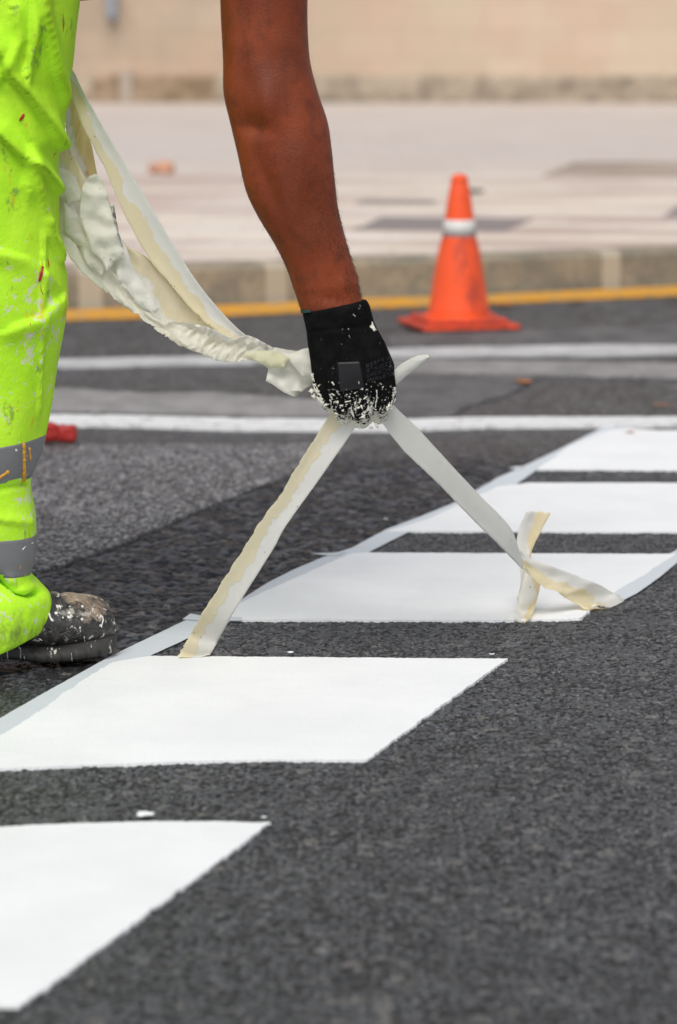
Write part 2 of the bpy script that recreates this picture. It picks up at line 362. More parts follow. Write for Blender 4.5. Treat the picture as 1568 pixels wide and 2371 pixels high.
# ------------------------------------------------------------------ far wall
WY = G(784, 238, KH).y
def boxm(verts_faces, x0, x1, y0, y1, z0, z1):
    vs, fs = verts_faces; b = len(vs)
    vs += [(x0, y0, z0), (x1, y0, z0), (x1, y1, z0), (x0, y1, z0), (x0, y0, z1), (x1, y0, z1), (x1, y1, z1), (x0, y1, z1)]
    fs += [(b, b+3, b+2, b+1), (b+4, b+5, b+6, b+7), (b, b+1, b+5, b+4), (b+1, b+2, b+6, b+5), (b+2, b+3, b+7, b+6), (b+3, b, b+4, b+7)]
def boxobj(name, b, mat, parent, bev=0):
    vf = ([], []); boxm(vf, *b); o = mkobj(name, mesh(name, *vf), mat, None, False); keep(o, parent)
    if bev: m = o.modifiers.new('bevel', 'BEVEL'); m.width = bev; m.segments = 2
    return o
wall = empty('stone_wall', (0, WY, KH)); setp(wall, 'cream stone building wall with a rough dark base course', 'wall', None, 'thing')
PZ = P(784, 176, WY).z
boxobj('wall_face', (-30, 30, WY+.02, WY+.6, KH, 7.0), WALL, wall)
xl = P(500, 200, WY).x
# right: rough plinth of stones
def plinth(xa, xb, mat, seed, amp=.03):
    nx_, nz_ = int((xb-xa)/.05), 12; vs = []; fs = []
    for j in range(nz_+1):
        for i in range(nx_+1):
            x = xa+(xb-xa)*i/nx_; zz_ = KH+(PZ-KH)*j/nz_
            dd = amp*mnoise.noise(Vector((x*4, zz_*6, seed))) + (.015 if j < nz_ else 0)
            vs.append((x, WY - .05 - dd, zz_))
    for j in range(nz_):
        for i in range(nx_): a = j*(nx_+1)+i; fs.append((a, a+1, a+nx_+2, a+nx_+1))
    b = len(vs)
    for i in range(nx_+1): vs.append((xa+(xb-xa)*i/nx_, WY+.03, PZ+.01))
    for i in range(nx_): a = nz_*(nx_+1)+i; fs.append((a, a+1, b+i+1, b+i))
    o = mkobj('base_course', mesh('base_course', vs, fs), mat); keep(o, wall); return o
plinth(xl, 30, PLINTH, 1)['label'] = 'mottled grey brown base course'
plinth(P(308, 200, WY).x, xl, PLINTHB, 2)['label'] = 'brown stained stones of the base course'
plinth(P(215, 200, WY).x, P(278, 200, WY).x, PLINTHB, 3)
plinth(-30, P(215, 200, WY).x, PLINTH, 4)
boxobj('pilaster', (P(279, 200, WY).x, P(307, 200, WY).x, WY-.1, WY+.02, KH, PZ+.06), PILA, wall, .01)
wf = empty('wall_box', P(260, 30, WY-.05)); setp(wf, 'small grey blue utility box fixed high on the wall', 'utility box')
boxobj('box_body', (P(247, 30, WY).x, P(272, 30, WY).x, WY-.1, WY+.019, P(784, 45, WY).z, P(784, 45, WY).z+.42), GREYM, wf, .01)
boxobj('box_lid', (P(249, 30, WY).x, P(270, 30, WY).x, WY-.115, WY-.1, P(784, 45, WY).z+.03, P(784, 45, WY).z+.39), GREYM, wf, .005)
PY = G(178, 224, KH).y
def lathe(name, prof, mat, parent=None, seg=32, loc=(0, 0, 0), smooth=True):
    vs = []; fs = []; n = len(prof)
    for r_, z_ in prof:
        for k in range(seg): a = 2*math.pi*k/seg; vs.append((loc[0]+r_*math.cos(a), loc[1]+r_*math.sin(a), loc[2]+z_))
    for j in range(n-1):
        for k in range(seg): fs.append((j*seg+k, j*seg+(k+1) % seg, (j+1)*seg+(k+1) % seg, (j+1)*seg+k))
    fs.append(tuple(range(seg))[::-1]); fs.append(tuple((n-1)*seg+k for k in range(seg)))
    o = mkobj(name, mesh(name, vs, fs), mat, None, smooth)
    if parent: keep(o, parent)
    return o
pl = P(168, 200, PY); post = empty('dark_post', (pl.x, PY, KH)); setp(post, 'dark slate metal post standing in front of the wall beside the trouser leg', 'post')
lathe('post_shaft', [(.132, .04), (.13, .3), (.128, 3.0)], DARKM, post, 24, (pl.x, PY, KH))
lathe('post_foot', [(.17, 0), (.17, .035), (.14, .05)], DARKM, post, 24, (pl.x, PY, KH))

# ------------------------------------------------------------------ traffic cone
CY = G(1062, 757).y; cx = P(1062, 757, CY).x
A = Mat('orange_plastic', .45, .4); nn = A.noise(A.co((1, 1, .35)), 9, 6, .75)
A.color(A.mix(A.ramp(nn, .50, .66), (.88, .095, .018), (.50, .06, .025))); ORANGE = A.m
A = Mat('dirty_orange_plastic', .6, .4); nn = A.noise(A.co(), 25, 5, .7)
A.color(A.mix(A.ramp(nn, .35, .62), (.75, .075, .02), (.36, .05, .03))); ORANGED = A.m
BAND = plain('cone_band', (.62, .60, .57), .5, .4, 30, .12)
cone = empty('traffic_cone', (cx, CY, 0)); setp(cone, 'orange traffic cone with one pale band standing on the road by the kerb', 'traffic cone')
def cz(py): return P(1062, py, CY).z
def cw(a, b, py): return (P(b, py, CY).x - P(a, py, CY).x)/2
cp = [(cw(990, 1134, 725)*1.02, cz(728)), (cw(993, 1132, 715), cz(715)), (cw(1001, 1122, 650), cz(650)), (cw(1011, 1108, 580), cz(580)), (cw(1017, 1096, 546), cz(546)),
      (cw(1021, 1090, 508), cz(508)), (cw(1028, 1080, 450), cz(450)), (cw(1033, 1072, 420), cz(420)), (cw(1036, 1066, 408), cz(407)), (cw(1040, 1062, 403), cz(403)), (.008, cz(403)), (.006, cz(430))]
lathe('cone_body', cp, ORANGE, cone, 48, (cx, CY, 0))
lathe('reflective_band', [(cw(1016, 1094, 546)+.001, cz(546)), (cw(1020, 1089, 508)+.001, cz(508))], BAND, cone, 48, (cx, CY, 0))
lathe('top_collar', [(cw(1034, 1072, 420)+.001, cz(424)), (cw(1033, 1070, 415)+.002, cz(416)), (cw(1034, 1068, 408)+.001, cz(407))], ORANGE, cone, 32, (cx, CY, 0))
bm = bmesh.new()
hw = .165; rot = Matrix.Rotation(R(14), 4, 'Z')
for (h_, z0, z1) in ((hw, .004, .020), (hw*.80, .020, .036)):
    g = bmesh.ops.create_cube(bm, size=1)['verts']
    for v in g: v.co = rot @ Vector((v.co.x*2*h_, v.co.y*2*h_, z0+(v.co.z+.5)*(z1-z0))); v.co += Vector((cx, CY, 0))
me = bpy.data.meshes.new('cone_base'); bm.to_mesh(me); bm.free()
o = mkobj('cone_base', me, ORANGED, None, False); keep(o, cone); m = o.modifiers.new('b', 'BEVEL'); m.width = .006; m.segments = 3
# flared skirt
lathe('skirt', [(.118, .034), (.116, .044), (.106, cz(737)), (cw(990, 1134, 725)*1.03, cz(722))], ORANGE, cone, 48, (cx, CY, 0))
lathe('tip_hole', [(.007, cz(428)), (.0072, cz(402.5))], DARKM, cone, 16, (cx, CY, 0))

# ------------------------------------------------------------------ tapes
def tape_mat(name, frac=.5, side=1, cream=(.94, .88, .70), dirt=True, base=(.94, .93, .89), stain=False):
    A = Mat(name, .6, .35); uv = A.co((1, 1, 1), 'UV'); u = A.sep(uv, 0)
    if side < 0: u = A.math('SUBTRACT', 1., u)
    nb = A.noise(A.co((1, 1, 1)), 38, 5, .65); nc = A.noise(A.co(), 140, 3, .6)
    f = A.math('ADD', u, A.math('MULTIPLY', A.math('SUBTRACT', nb, .5), .75)); f = A.math('ADD', f, A.math('MULTIPLY', A.math('SUBTRACT', nc, .5), .18))
    nz = A.noise(A.co(loc=(2, 2, 2)), 14, 3, .6); f = A.math('ADD', f, A.math('MULTIPLY', A.math('SUBTRACT', nz, .5), .9)); m = A.ramp(f, frac-.035, frac+.035, 1, 0) if frac > 0 else A.ramp(f, -9, -8, 1, 0)
    cr = A.mix(A.ramp(nb, .4, .65), cream, tuple(x*.93+.06 for x in cream))
    col = A.mix(m, base, cr)
    if stain:
        s_ = A.noise(A.co((1, 1, .35), loc=(3, 1, 2)), 22, 4, .6); col = A.mix(A.ramp(s_, .62, .72, 0, .8), col, (.50, .30, .08))
    if dirt:
        v = A.vor(A.co((1, 1, .6)), 120, 'Distance'); k = A.noise(A.co(loc=(9, 0, 0)), 26, 3, .6)
        mk = A.math('MULTIPLY', A.ramp(v, .06, .13, .8, 0), A.ramp(k, .56, .62)); col = A.mix(mk, col, (.14, .13, .09))
    A.color(col)
    fine_ = A.math('MULTIPLY', A.noise(A.co((1, 1, .5)), 160, 4, .7), .45)
    A.bump(A.math('ADD', A.math('ADD', A.noise(A.co(), 45, 4, .6), fine_), A.math('MULTIPLY', m, .4)), .0032 if 'crust' in name else .0018, .9)
    tr = A.n('ShaderNodeBsdfTranslucent'); A.lk(col, tr.inputs[0]); mx = A.n('ShaderNodeMixShader'); mx.inputs[0].default_value = .06 if 'road' in name else .60
    A.lk(A.b.outputs[0], mx.inputs[1]); A.lk(tr.outputs[0], mx.inputs[2]); A.lk(mx.outputs[0], A.t.nodes['Material Output'].inputs[0])
    return A.m
TP_C = tape_mat('tape_half_cream', .52); TP_C2 = tape_mat('tape_half_cream_other_side', .48, -1); TP_W = tape_mat('tape_white', 0)
TP_Y = tape_mat('tape_cream', .78, 1, (.70, .63, .42)); TP_S = tape_mat('tape_cream_stained', .55, -1, (.90, .78, .50), True, (.88, .86, .80), True)
TP_G = tape_mat('tape_grey_on_road', 0, 1, (.5, .5, .5), True, (.62, .66, .69)); TP_K = tape_mat('tape_crusted_paint', .9, 1, (.93, .91, .82), True, (.94, .93, .88))
def wpt(p, Ydef):
    """(px,py) , (px,py,Y) or (px,py,'g') -> world"""
    if len(p) == 2: return P(p[0], p[1], Ydef)
    return G(p[0], p[1], .006) if p[2] == 'g' else P(p[0], p[1], p[2])
def ribbon(name, Lp, Rp, mat, Y=4.27, n=90, nu=10, curl=.004, wav=.002, jitL=.0006, jitR=.0002, parent=None, thick=.00022, seed=0, end_jag=.0, crease=0.):
    L = catmull([tuple(wpt(p, Y)) for p in Lp], n); Rr = catmull([tuple(wpt(p, Y)) for p in Rp], n)
    vs = []; fs = []; uv = []
    for i in range(n):
        a, b = Vector(L[i]), Vector(Rr[i]); t = Vector(L[min(i+1, n-1)]) - Vector(L[max(i-1, 0)])
        wv = (b-a); wd = wv.normalized(); nrm = wd.cross(t).normalized() if t.length > 1e-9 else Vector((0, -1, 0))
        a = a + wd*(mnoise.noise(Vector((i*.9, seed, 0)))*jitL*2.2 + mnoise.noise(Vector((i*.23, seed, 5)))*jitL*2); b = b + wd*mnoise.noise(Vector((i*.7, seed, 7)))*jitR*2
        for k in range(nu+1):
            u = k/nu; p = a.lerp(b, u)
            p = p + nrm*(curl*math.sin(math.pi*u) + wav*mnoise.noise(Vector((u*2.2, i*.07*90/n, seed+3))) )
            if crease:
                q3 = Vector((u*1.7+seed, i/n*12 + u*1.5, seed)); vv = mnoise.voronoi(q3)[0]; p = p + nrm*crease*((vv[1]-vv[0])-.35)
            if end_jag and i in (0, n-1): p += t.normalized()*end_jag*mnoise.noise(Vector((u*7, seed, i)))*2
            vs.append(p); uv.append((u, i/n))
    for i in range(n-1):
        for k in range(nu): q = i*(nu+1)+k; fs.append((q, q+1, q+nu+2, q+nu+1))
    me = mesh(name, vs, fs); l = me.uv_layers.new(name='UV')
    for lp in me.loops: l.data[lp.index].uv = uv[lp.vertex_index]
    o = mkobj(name, me, mat); s = o.modifiers.new('thickness', 'SOLIDIFY'); s.thickness = thick; s.offset = 0
    if parent: keep(o, parent)
    return o
GT = 'masking tape strips'
YH = 4.27
o = ribbon('masking_tape_strip', [(785, 925), (765, 957), (728, 1017), (681, 1090, 4.285), (649, 1147, 4.30), (621, 1182, 4.31), (590, 1228, 4.325), (558, 1280, 4.345), (529, 1324, 4.36), (493, 1382, 4.38), (467, 1422, 4.39), (438, 1474, 4.41), (411, 1520, 'g')],
       [(855, 935), (816, 1000), (775, 1059), (728, 1126, 4.285), (690, 1178, 4.30), (657, 1226, 4.315), (635, 1268, 4.33), (613, 1303, 4.345), (582, 1352, 4.365), (557, 1392, 4.38), (529, 1440, 4.40), (502, 1490, 4.42), (486, 1516, 'g')], TP_C, YH, 130, 12, .003, .0018, .0011, seed=1)
setp(o, 'cream and white tape strip running from the gloved fist down left to the road', 'tape strip', GT)
tr_ = empty('masking_tape_strip', P(905, 960, YH)); setp(tr_, 'white tape strip running from the fist down right, twisting and folding onto the road', 'tape strip', GT)
ribbon('upper_length', [(872, 955), (889, 984, 4.27), (932, 1040, 4.29), (984, 1090, 4.325), (1028, 1133, 4.365), (1056, 1163, 4.395), (1114, 1222, 4.455), (1171, 1278, 4.52), (1211, 1319, 4.58)],
       [(898, 915, 4.28), (915, 941, 4.295), (963, 987, 4.335), (1008, 1035, 4.375), (1056, 1088, 4.42), (1085, 1118, 4.45), (1114, 1150, 4.48), (1176, 1212, 4.545), (1192, 1240, 4.57), (1204, 1285, 4.59)], TP_W, YH, 120, 12, -.002, .0010, .0003, parent=tr_, seed=2)
ribbon('folded_end', [(1211, 1318, 4.60), (1224, 1328, 4.63), (1248, 1351, 4.64), (1286, 1370, 4.66), (1334, 1399, 4.70), (1352, 1409, 'g'), (1360, 1409, 'g')],
       [(1205, 1272, 4.63), (1234, 1292, 4.66), (1275, 1310, 4.68), (1334, 1332, 4.72), (1392, 1356, 4.76), (1430, 1378, 'g'), (1446, 1389, 'g')], tape_mat('tape_fold', .56, 1, (.93, .86, .66)), YH, 90, 12, .009, .006, .0016, parent=tr_, seed=3)
o = ribbon('masking_tape_strip', [(1218, 1184), (1204, 1222), (1196, 1256), (1200, 1300), (1206, 1340), (1200, 1385), (1190, 1434, 'g')],
       [(1276, 1188), (1252, 1232), (1232, 1276), (1236, 1310), (1250, 1350), (1243, 1390), (1229, 1431, 'g')], tape_mat('tape_cross', .42, -1, (.93, .85, .64)), 4.69, 80, 10, .008, .006, .0006, seed=4, end_jag=.002)
setp(o, 'short upright tape strip with a torn top, crossing behind the folded strip', 'tape strip', GT)
o = ribbon('masking_tape_strip', [(895, 885), (918, 852), (945, 833), (968, 823), (990, 820)], [(905, 905), (922, 888), (950, 864), (975, 846), (998, 828)], tape_mat('tape_clear', 0, base=(.88, .88, .84), dirt=False), 4.31, 40, 8, .004, .001, .0001, seed=5)
setp(o, 'short loose tape end poking out on the right of the glove', 'tape strip', GT)
# flat pieces still stuck on the road
def road_tape(pts, label, zt=.0008, seed=0, mat=None):
    o = sheet('masking_tape_strip', pts, zt-.0006, zt, mat or TP_G, .0005, .01, 'thing', label, 'tape strip', True, 'masking tape strips still stuck to the road', seed)
    me = o.data; l = me.uv_layers.new(name='UV'); return o
road_tape([(-133, 1760), (0, 1664), (90, 1612), (170, 1568), (262, 1517), (350, 1475), (438, 1433), (548, 1434), (448, 1473), (352, 1517), (200, 1600), (60, 1712), (-20, 1770)], 'grey tape along the left edge of the block beside the boot')
road_tape([(520, 1412), (562, 1387), (620, 1350), (679, 1320), (745, 1292), (817, 1268), (893, 1227), (975, 1196), (1056, 1163), (1128, 1121), (1196, 1122), (1130, 1160), (1040, 1196), (945, 1233), (850, 1281), (700, 1345), (600, 1395)], 'grey tape along the left edge of the block under the crossed strips', seed=2)
road_tape([(1120, 1128), (1150, 1108), (1206, 1083), (1285, 1046), (1365, 1006), (1398, 989), (1440, 990), (1400, 1012), (1330, 1050), (1240, 1091), (1196, 1122)], 'grey tape along the left edge of the farthest block', .0010, 3)
road_tape([(1345, 1402), (1448, 1389), (1478, 1373), (1530, 1336), (1570, 1302), (1650, 1240), (1600, 1238), (1566, 1275), (1520, 1300), (1400, 1370)], 'grey tape along the right edge of the block under the crossed strips', .0012, 4)
road_tape([(423, 1437), (441, 1424), (470, 1429), (520, 1431), (560, 1432), (560, 1440), (480, 1439)], 'short torn tape end under the left hanging strip', .0026, 5)
road_tape([(720, 1284), (770, 1283), (800, 1280), (780, 1289), (745, 1287)], 'thin torn tape end left of the block under the crossed strips', .0026, 6)
road_tape([(1178, 1087), (1196, 1082), (1215, 1083), (1206, 1089)], 'tiny torn tape end beside the farthest block', .0026, 7)

# tape bundle held in the hand
bun = empty('tape_bundle', P(640, 860, YH)); setp(bun, 'wad of peeled cream and white tape trailing from the fist to behind the trouser leg', 'tape bundle')
def strip(L, Rr, mat, Y, seed, **k): return ribbon('tape_length', L, Rr, mat, Y, parent=bun, seed=seed, **k)
strip([(120, 190, 4.42), (152, 205, 4.40), (190, 290), (240, 385), (290, 500), (345, 598), (392, 655), (440, 712), (500, 766), (545, 790)],
      [(140, 130, 4.42), (168, 162, 4.40), (195, 215), (262, 333), (345, 470), (405, 572), (455, 650), (505, 713), (550, 760), (575, 780)], tape_mat('tape_long', .50, 1, (.92, .86, .66)), 4.345, 1, n=140, curl=.006, wav=.0015, jitL=.0008)
strip([(118, 200, 4.44), (146, 260, 4.43), (165, 370), (200, 470), (235, 560), (250, 640)],
      [(150, 180, 4.44), (172, 235, 4.43), (212, 335), (228, 420), (236, 480), (262, 560)], TP_S, 4.39, 2, n=80, curl=.003, wav=.003, crease=.005)
strip([(112, 392, 4.42), (140, 450), (190, 530), (250, 620), (320, 700), (380, 762), (470, 800), (560, 812)],
      [(150, 330, 4.42), (192, 400), (240, 500), (285, 560), (345, 600), (420, 690), (500, 762), (580, 790)], tape_mat('tape_mid', .50, -1, (.93, .86, .68), True, (.93, .92, .87)), 4.36, 3, n=140, curl=.003, wav=.004, jitL=.0016, crease=.010)
strip([(110, 500, 4.40), (142, 560), (170, 606), (215, 652), (270, 696), (330, 738), (375, 772), (430, 806), (490, 826), (545, 832)],
      [(120, 400, 4.40), (150, 440), (200, 535), (255, 620), (320, 690), (372, 735), (430, 752), (480, 765), (530, 780), (570, 790)], TP_K, 4.34, 4, n=140, nu=16, curl=.003, wav=.004, jitL=.0016, crease=.011)
crumple_q = [([(112, 392), (136, 384), (158, 394), (176, 412), (187, 442), (196, 470), (176, 466), (160, 474), (138, 452), (112, 446)], 4.335, 'K', .012, 11),
             ([(186, 505), (186, 455), (194, 424), (206, 408), (222, 402), (236, 412), (246, 440), (252, 474), (262, 470), (266, 510), (280, 548), (288, 596), (268, 604), (248, 628), (236, 600), (214, 584), (205, 552)], 4.330, 'C', .016, 12),
             ([(150, 470), (182, 498), (206, 545), (232, 582), (246, 618), (236, 640), (204, 612), (176, 566), (146, 540)], 4.336, 'K', .012, 13),
             ([(250, 560), (286, 552), (306, 610), (338, 668), (372, 716), (352, 728), (312, 700), (276, 650)], 4.342, 'W', .012, 14)]
strip([(372, 742), (420, 792), (470, 822), (530, 838), (585, 829), (620, 818)],
      [(440, 748), (490, 760), (540, 782), (572, 776), (610, 792), (668, 826)], TP_K, 4.31, 8, n=90, nu=18, curl=.008, wav=.005, jitL=.0012, crease=.014)
# crumpled piece just left of the glove
def crumple(name, outline, Y, mat, depth, seed, n=26):
    pts = [P(a, b, Y) for a, b in outline]; xs = [p.x for p in pts]; zs = [p.z for p in pts]
    bm = bmesh.new(); vv = [bm.verts.new(p) for p in pts]; bm.faces.new(vv)
    bmesh.ops.triangulate(bm, faces=bm.faces)
    for _ in range(5): bmesh.ops.subdivide_edges(bm, edges=[e for e in bm.edges if e.calc_length() > .005], cuts=1)
    bmesh.ops.triangulate(bm, faces=bm.faces)
    for v in bm.verts:
        q = Vector((v.co.x*19+v.co.z*7, seed, v.co.z*24)); cells = mnoise.voronoi(q)[0]
        v.co.y += depth*(cells[1]-cells[0]-.35) + depth*.5*mnoise.noise(q*2.2)
    me = bpy.data.meshes.new(name); bm.to_mesh(me); bm.free(); me.uv_layers.new(name='UV')
    o = mkobj(name, me, mat, smooth=True); s = o.modifiers.new('t', 'SOLIDIFY'); s.thickness = .0006; keep(o, bun); return o
CR = tape_mat('tape_crusted_fold', 2., 1, (.94, .93, .86)); CR2 = tape_mat('tape_crumpled_yellow', 2., 1, (.86, .85, .66))
for o_, y_, m_, d_, s_ in crumple_q: crumple('crumpled_fold', o_, y_, {'K': TP_K, 'C': CR, 'W': TP_W}[m_], d_, s_)
crumple('crumpled_fold', [(560, 826), (600, 800), (668, 826), (695, 812), (722, 803), (745, 870), (730, 888), (700, 900), (684, 918), (655, 905), (632, 888), (616, 880), (622, 852), (600, 838)], 4.285, CR, .022, 3)
crumple('crumpled_fold', [(560, 822), (590, 812), (640, 812), (672, 830), (660, 850), (625, 852), (598, 838)], 4.27, CR2, .010, 8)
crumple('crumpled_fold', [(664, 826), (700, 808), (722, 803), (738, 850), (735, 880), (700, 870)], 4.27, CR, .012, 5)

# ------------------------------------------------------------------ person
person = empty('person', G(30, 1560)); setp(person, 'person in paint-splashed lime work trousers and black glove bending down to pull up tape', 'person')
def ring_loft(rings, n, seg, fn=None, closed=True, power=2.0):
    """rings: (lx,ly,rx,ry,depth half thickness,Y) -> verts, faces"""
    a = catmull(rings, n) if n else np.array(rings, float); vs = []
    for i, r_ in enumerate(a):
        pl_, pr = P(r_[0], r_[1], r_[5]), P(r_[2], r_[3], r_[5]); c_ = (pl_+pr)/2; hx = (pr-pl_)/2
        for k in range(seg):
            t = 2*math.pi*k/seg; ct, st_ = math.cos(t), math.sin(t)
            ct = math.copysign(abs(ct)**(2/power), ct); st_ = math.copysign(abs(st_)**(2/power), st_)
            p = c_ + hx*ct + Vector((0, 1, 0))*r_[4]*(-st_)
            if fn: p = fn(p, i/(len(a)-1), t, c_)
            vs.append(p)
    m = len(a); fs = []
    for i in range(m-1):
        for k in range(seg): fs.append((i*seg+k, (i+1)*seg+k, (i+1)*seg+(k+1) % seg, i*seg+(k+1) % seg))
    if closed: fs.append(tuple(range(seg))); fs.append(tuple((m-1)*seg+k for k in range(seg))[::-1])
    return vs, fs
def proj(p):                                  # world -> photo coordinates, used to lay creases along a limb
    q = Vector(p) - Vector((0, 0, H)); dep = q.y*cP - q.z*sP; up = q.y*sP + q.z*cP
    return 784 + F*q.x/dep, 1185.5 - F*up/dep
def join(lst):
    V, Fc = [], []
    for v, f in lst:
        b = len(V); V += list(v); Fc += [tuple(i+b for i in q) for q in f]
    return V, Fc
YA = 4.25
armr = [(500, -420, 790, -400, .065, 4.27), (502, -300, 740, -280, .058, 4.26), (507, -150, 716, -140, .052, YA), (509.6, 0, 713, 0, .047, YA), (511, 47, 713, 50, .046, YA), (514, 100, 715, 100, .046, YA), (516, 150, 720.5, 150, .046, YA), (517, 216, 738, 216, .047, YA),
        (533, 287, 759.5, 281, .047, YA), (550, 359, 769, 345, .046, YA), (569, 442, 776, 415, .043, YA), (596, 500, 782, 470, .040, YA), (639, 572, 795, 530, .036, YA), (664, 625, 812, 590, .031, YA), (680, 672, 828, 636, .028, YA),
        (695, 716, 836, 680, .026, YA), (707, 750, 845, 715, .025, YA), (712, 790, 870, 770, .025, YA), (722, 850, 900, 840, .024, YA)]
def blob(px, py, cx_, cy_, rx, ry, rot_=0):
    a = R(rot_); dx, dy = px-cx_, py-cy_; u = dx*math.cos(a)+dy*math.sin(a); v = -dx*math.sin(a)+dy*math.cos(a)
    return math.exp(-(u/rx)**2-(v/ry)**2)
def armfn(p, s, t, c_):
    if p.y > c_.y + .004: return p
    x, y = proj(p); d = 0
    d += .0075*blob(x, y, 588, 292, 34, 24, 20)      # hollow below the elbow point
    d -= .0055*blob(x, y, 618, 235, 30, 60, 0)       # elbow point
    d += .0040*blob(x, y, 735, 265, 26, 40, -10)
    d += .0030*blob(x, y, 560, 170, 14, 150, 3)      # groove beside the triceps tendon
    d -= .0030*blob(x, y, 690, 400, 44, 130, 10)     # forearm muscle
    d += .0030*blob(x, y, 622, 430, 16, 120, -22)
    d -= .0020*blob(x, y, 800, 655, 20, 16)
    d += .0020*blob(x, y, 760, 690, 40, 9, 14)
    d += .0016*mnoise.noise(Vector((p.x*22, p.y*22, p.z*15))) + .0006*mnoise.noise(Vector((p.x*70, p.y*60, p.z*60)))
    return p + Vector((0, d*1.5, 0))
arm = ring_loft(armr, 130, 72, armfn)
def capsule(path, seg=20, n=None):
    """path: (x,y,z,rx[,ry]) closed tapering tube with rounded ends"""
    pts = [Vector(p[:3]) for p in path]; vs = []; fs = []
    ext = [(pts[0]-(pts[1]-pts[0]).normalized()*path[0][3]*.8, path[0][3]*.35)] + [(p, q[3]) for p, q in zip(pts, path)] + [(pts[-1]+(pts[-1]-pts[-2]).normalized()*path[-1][3]*.8, path[-1][3]*.35)]
    m = len(ext)
    for i, (p, r_) in enumerate(ext):
        t = (ext[min(i+1, m-1)][0]-ext[max(i-1, 0)][0]).normalized(); ref = Vector((0, 1, 0)) if abs(t.y) < .8 else Vector((1, 0, 0))
        a = t.cross(ref).normalized(); b = t.cross(a).normalized()
        for k in range(seg): q = 2*math.pi*k/seg; vs.append(p + (a*math.cos(q)+b*math.sin(q))*r_)
    for i in range(m-1):
        for k in range(seg): fs.append((i*seg+k, i*seg+(k+1) % seg, (i+1)*seg+(k+1) % seg, (i+1)*seg+k))
    fs.append(tuple(range(seg))[::-1]); fs.append(tuple((m-1)*seg+k for k in range(seg)))
    return vs, fs
sh = P(645, -400, 4.27)
hipR = Vector((-.60, 4.33, 1.03)); hipL = Vector((-.62, 4.60, 1.03))
torso = capsule([(-.64, 4.46, 1.02, .13), (-.56, 4.46, 1.17, .125), (-.42, 4.46, 1.29, .13), (-.26, 4.46, 1.36, .15), (-.12, 4.46, 1.38, .135), (-.05, 4.46, 1.38, .09)])
shb = capsule([(sh.x-.02, 4.30, sh.z+.03, .075), (-.13, 4.46, 1.37, .12), (sh.x-.02, 4.63, sh.z+.04, .075)])
neck = capsule([(-.06, 4.46, 1.38, .06), (.04, 4.46, 1.37, .058), (.09, 4.46, 1.36, .06)])
head = capsule([(.07, 4.46, 1.35, .07), (.115, 4.46, 1.35, .092), (.17, 4.46, 1.35, .094), (.20, 4.46, 1.35, .08)], 28)
nose = capsule([(.12, 4.46, 1.262, .014), (.135, 4.46, 1.25, .012)])
earR = capsule([(.11, 4.37, 1.36, .014), (.13, 4.365, 1.36, .018)]); earL = capsule([(.11, 4.55, 1.36, .014), (.13, 4.555, 1.36, .018)])
armL = capsule([(sh.x-.02, 4.64, sh.z+.03, .06), (-.22, 4.68, 1.16, .048), (-.30, 4.70, 1.08, .046), (-.42, 4.66, 1.03+.03, .038), (-.52, 4.62, 1.06, .03)])
legR = capsule([(-.62, 4.36, 1.0, .08), (-.60, 4.31, .75, .06), (-.585, 4.31, .5, .05), (-.56, 4.31, .25, .045), (-.54, 4.31, .10, .04)])
legL = capsule([(-.64, 4.56, 1.0, .08), (-.74, 4.60, .75, .06), (-.78, 4.62, .5, .05), (-.86, 4.64, .25, .045), (-.88, 4.64, .10, .04)])
A = Mat('tanned_skin', .46, .36); c = A.co(); n1 = A.noise(c, 9, 4, .6); n2 = A.noise(c, 420, 2, .6); n3 = A.noise(c, 30, 4, .6)
col = A.mix(A.ramp(n1, .35, .65), (.165, .030, .0065), (.240, .044, .0095)); col = A.mix(A.ramp(n3, .5, .7, 0, .5), col, (.095, .022, .010))
n5 = A.noise(A.co((1, 1, .3)), 55, 4, .65); col = A.mix(A.ramp(n5, .56, .66, 0, .35), col, (.10, .022, .010)); v5 = A.vor(A.co(), 95, 'Distance'); col = A.mix(A.ramp(v5, .06, .10, .5, 0), col, (.07, .018, .01))
A.color(col); A.bump(A.math('ADD', n2, A.math('MULTIPLY', n5, 1.0)), .0011, .8)
A.b.inputs['Subsurface Weight'].default_value = .10; A.b.inputs['Subsurface Radius'].default_value = (.010, .003, .0015); A.b.inputs['Subsurface Scale'].default_value = .5; SKIN = A.m
V, Fc = join([arm, torso, shb, neck, head, nose, earR, earL, armL, legR, legL])
body = mkobj('body', mesh('body', V, Fc), SKIN); keep(body, person)
baked(body, [('REMESH', dict(mode='VOXEL', voxel_size=.0045)), ('SMOOTH', dict(factor=.5, iterations=5))])
HAIRM = plain('dark_hair', (.03, .02, .015), .6)
hv, hf = capsule([(.12, 4.46, 1.375, .085), (.17, 4.46, 1.375, .092), (.205, 4.46, 1.365, .078)], 28)
o = mkobj('hair', mesh('hair', hv, hf), HAIRM); keep(o, person)
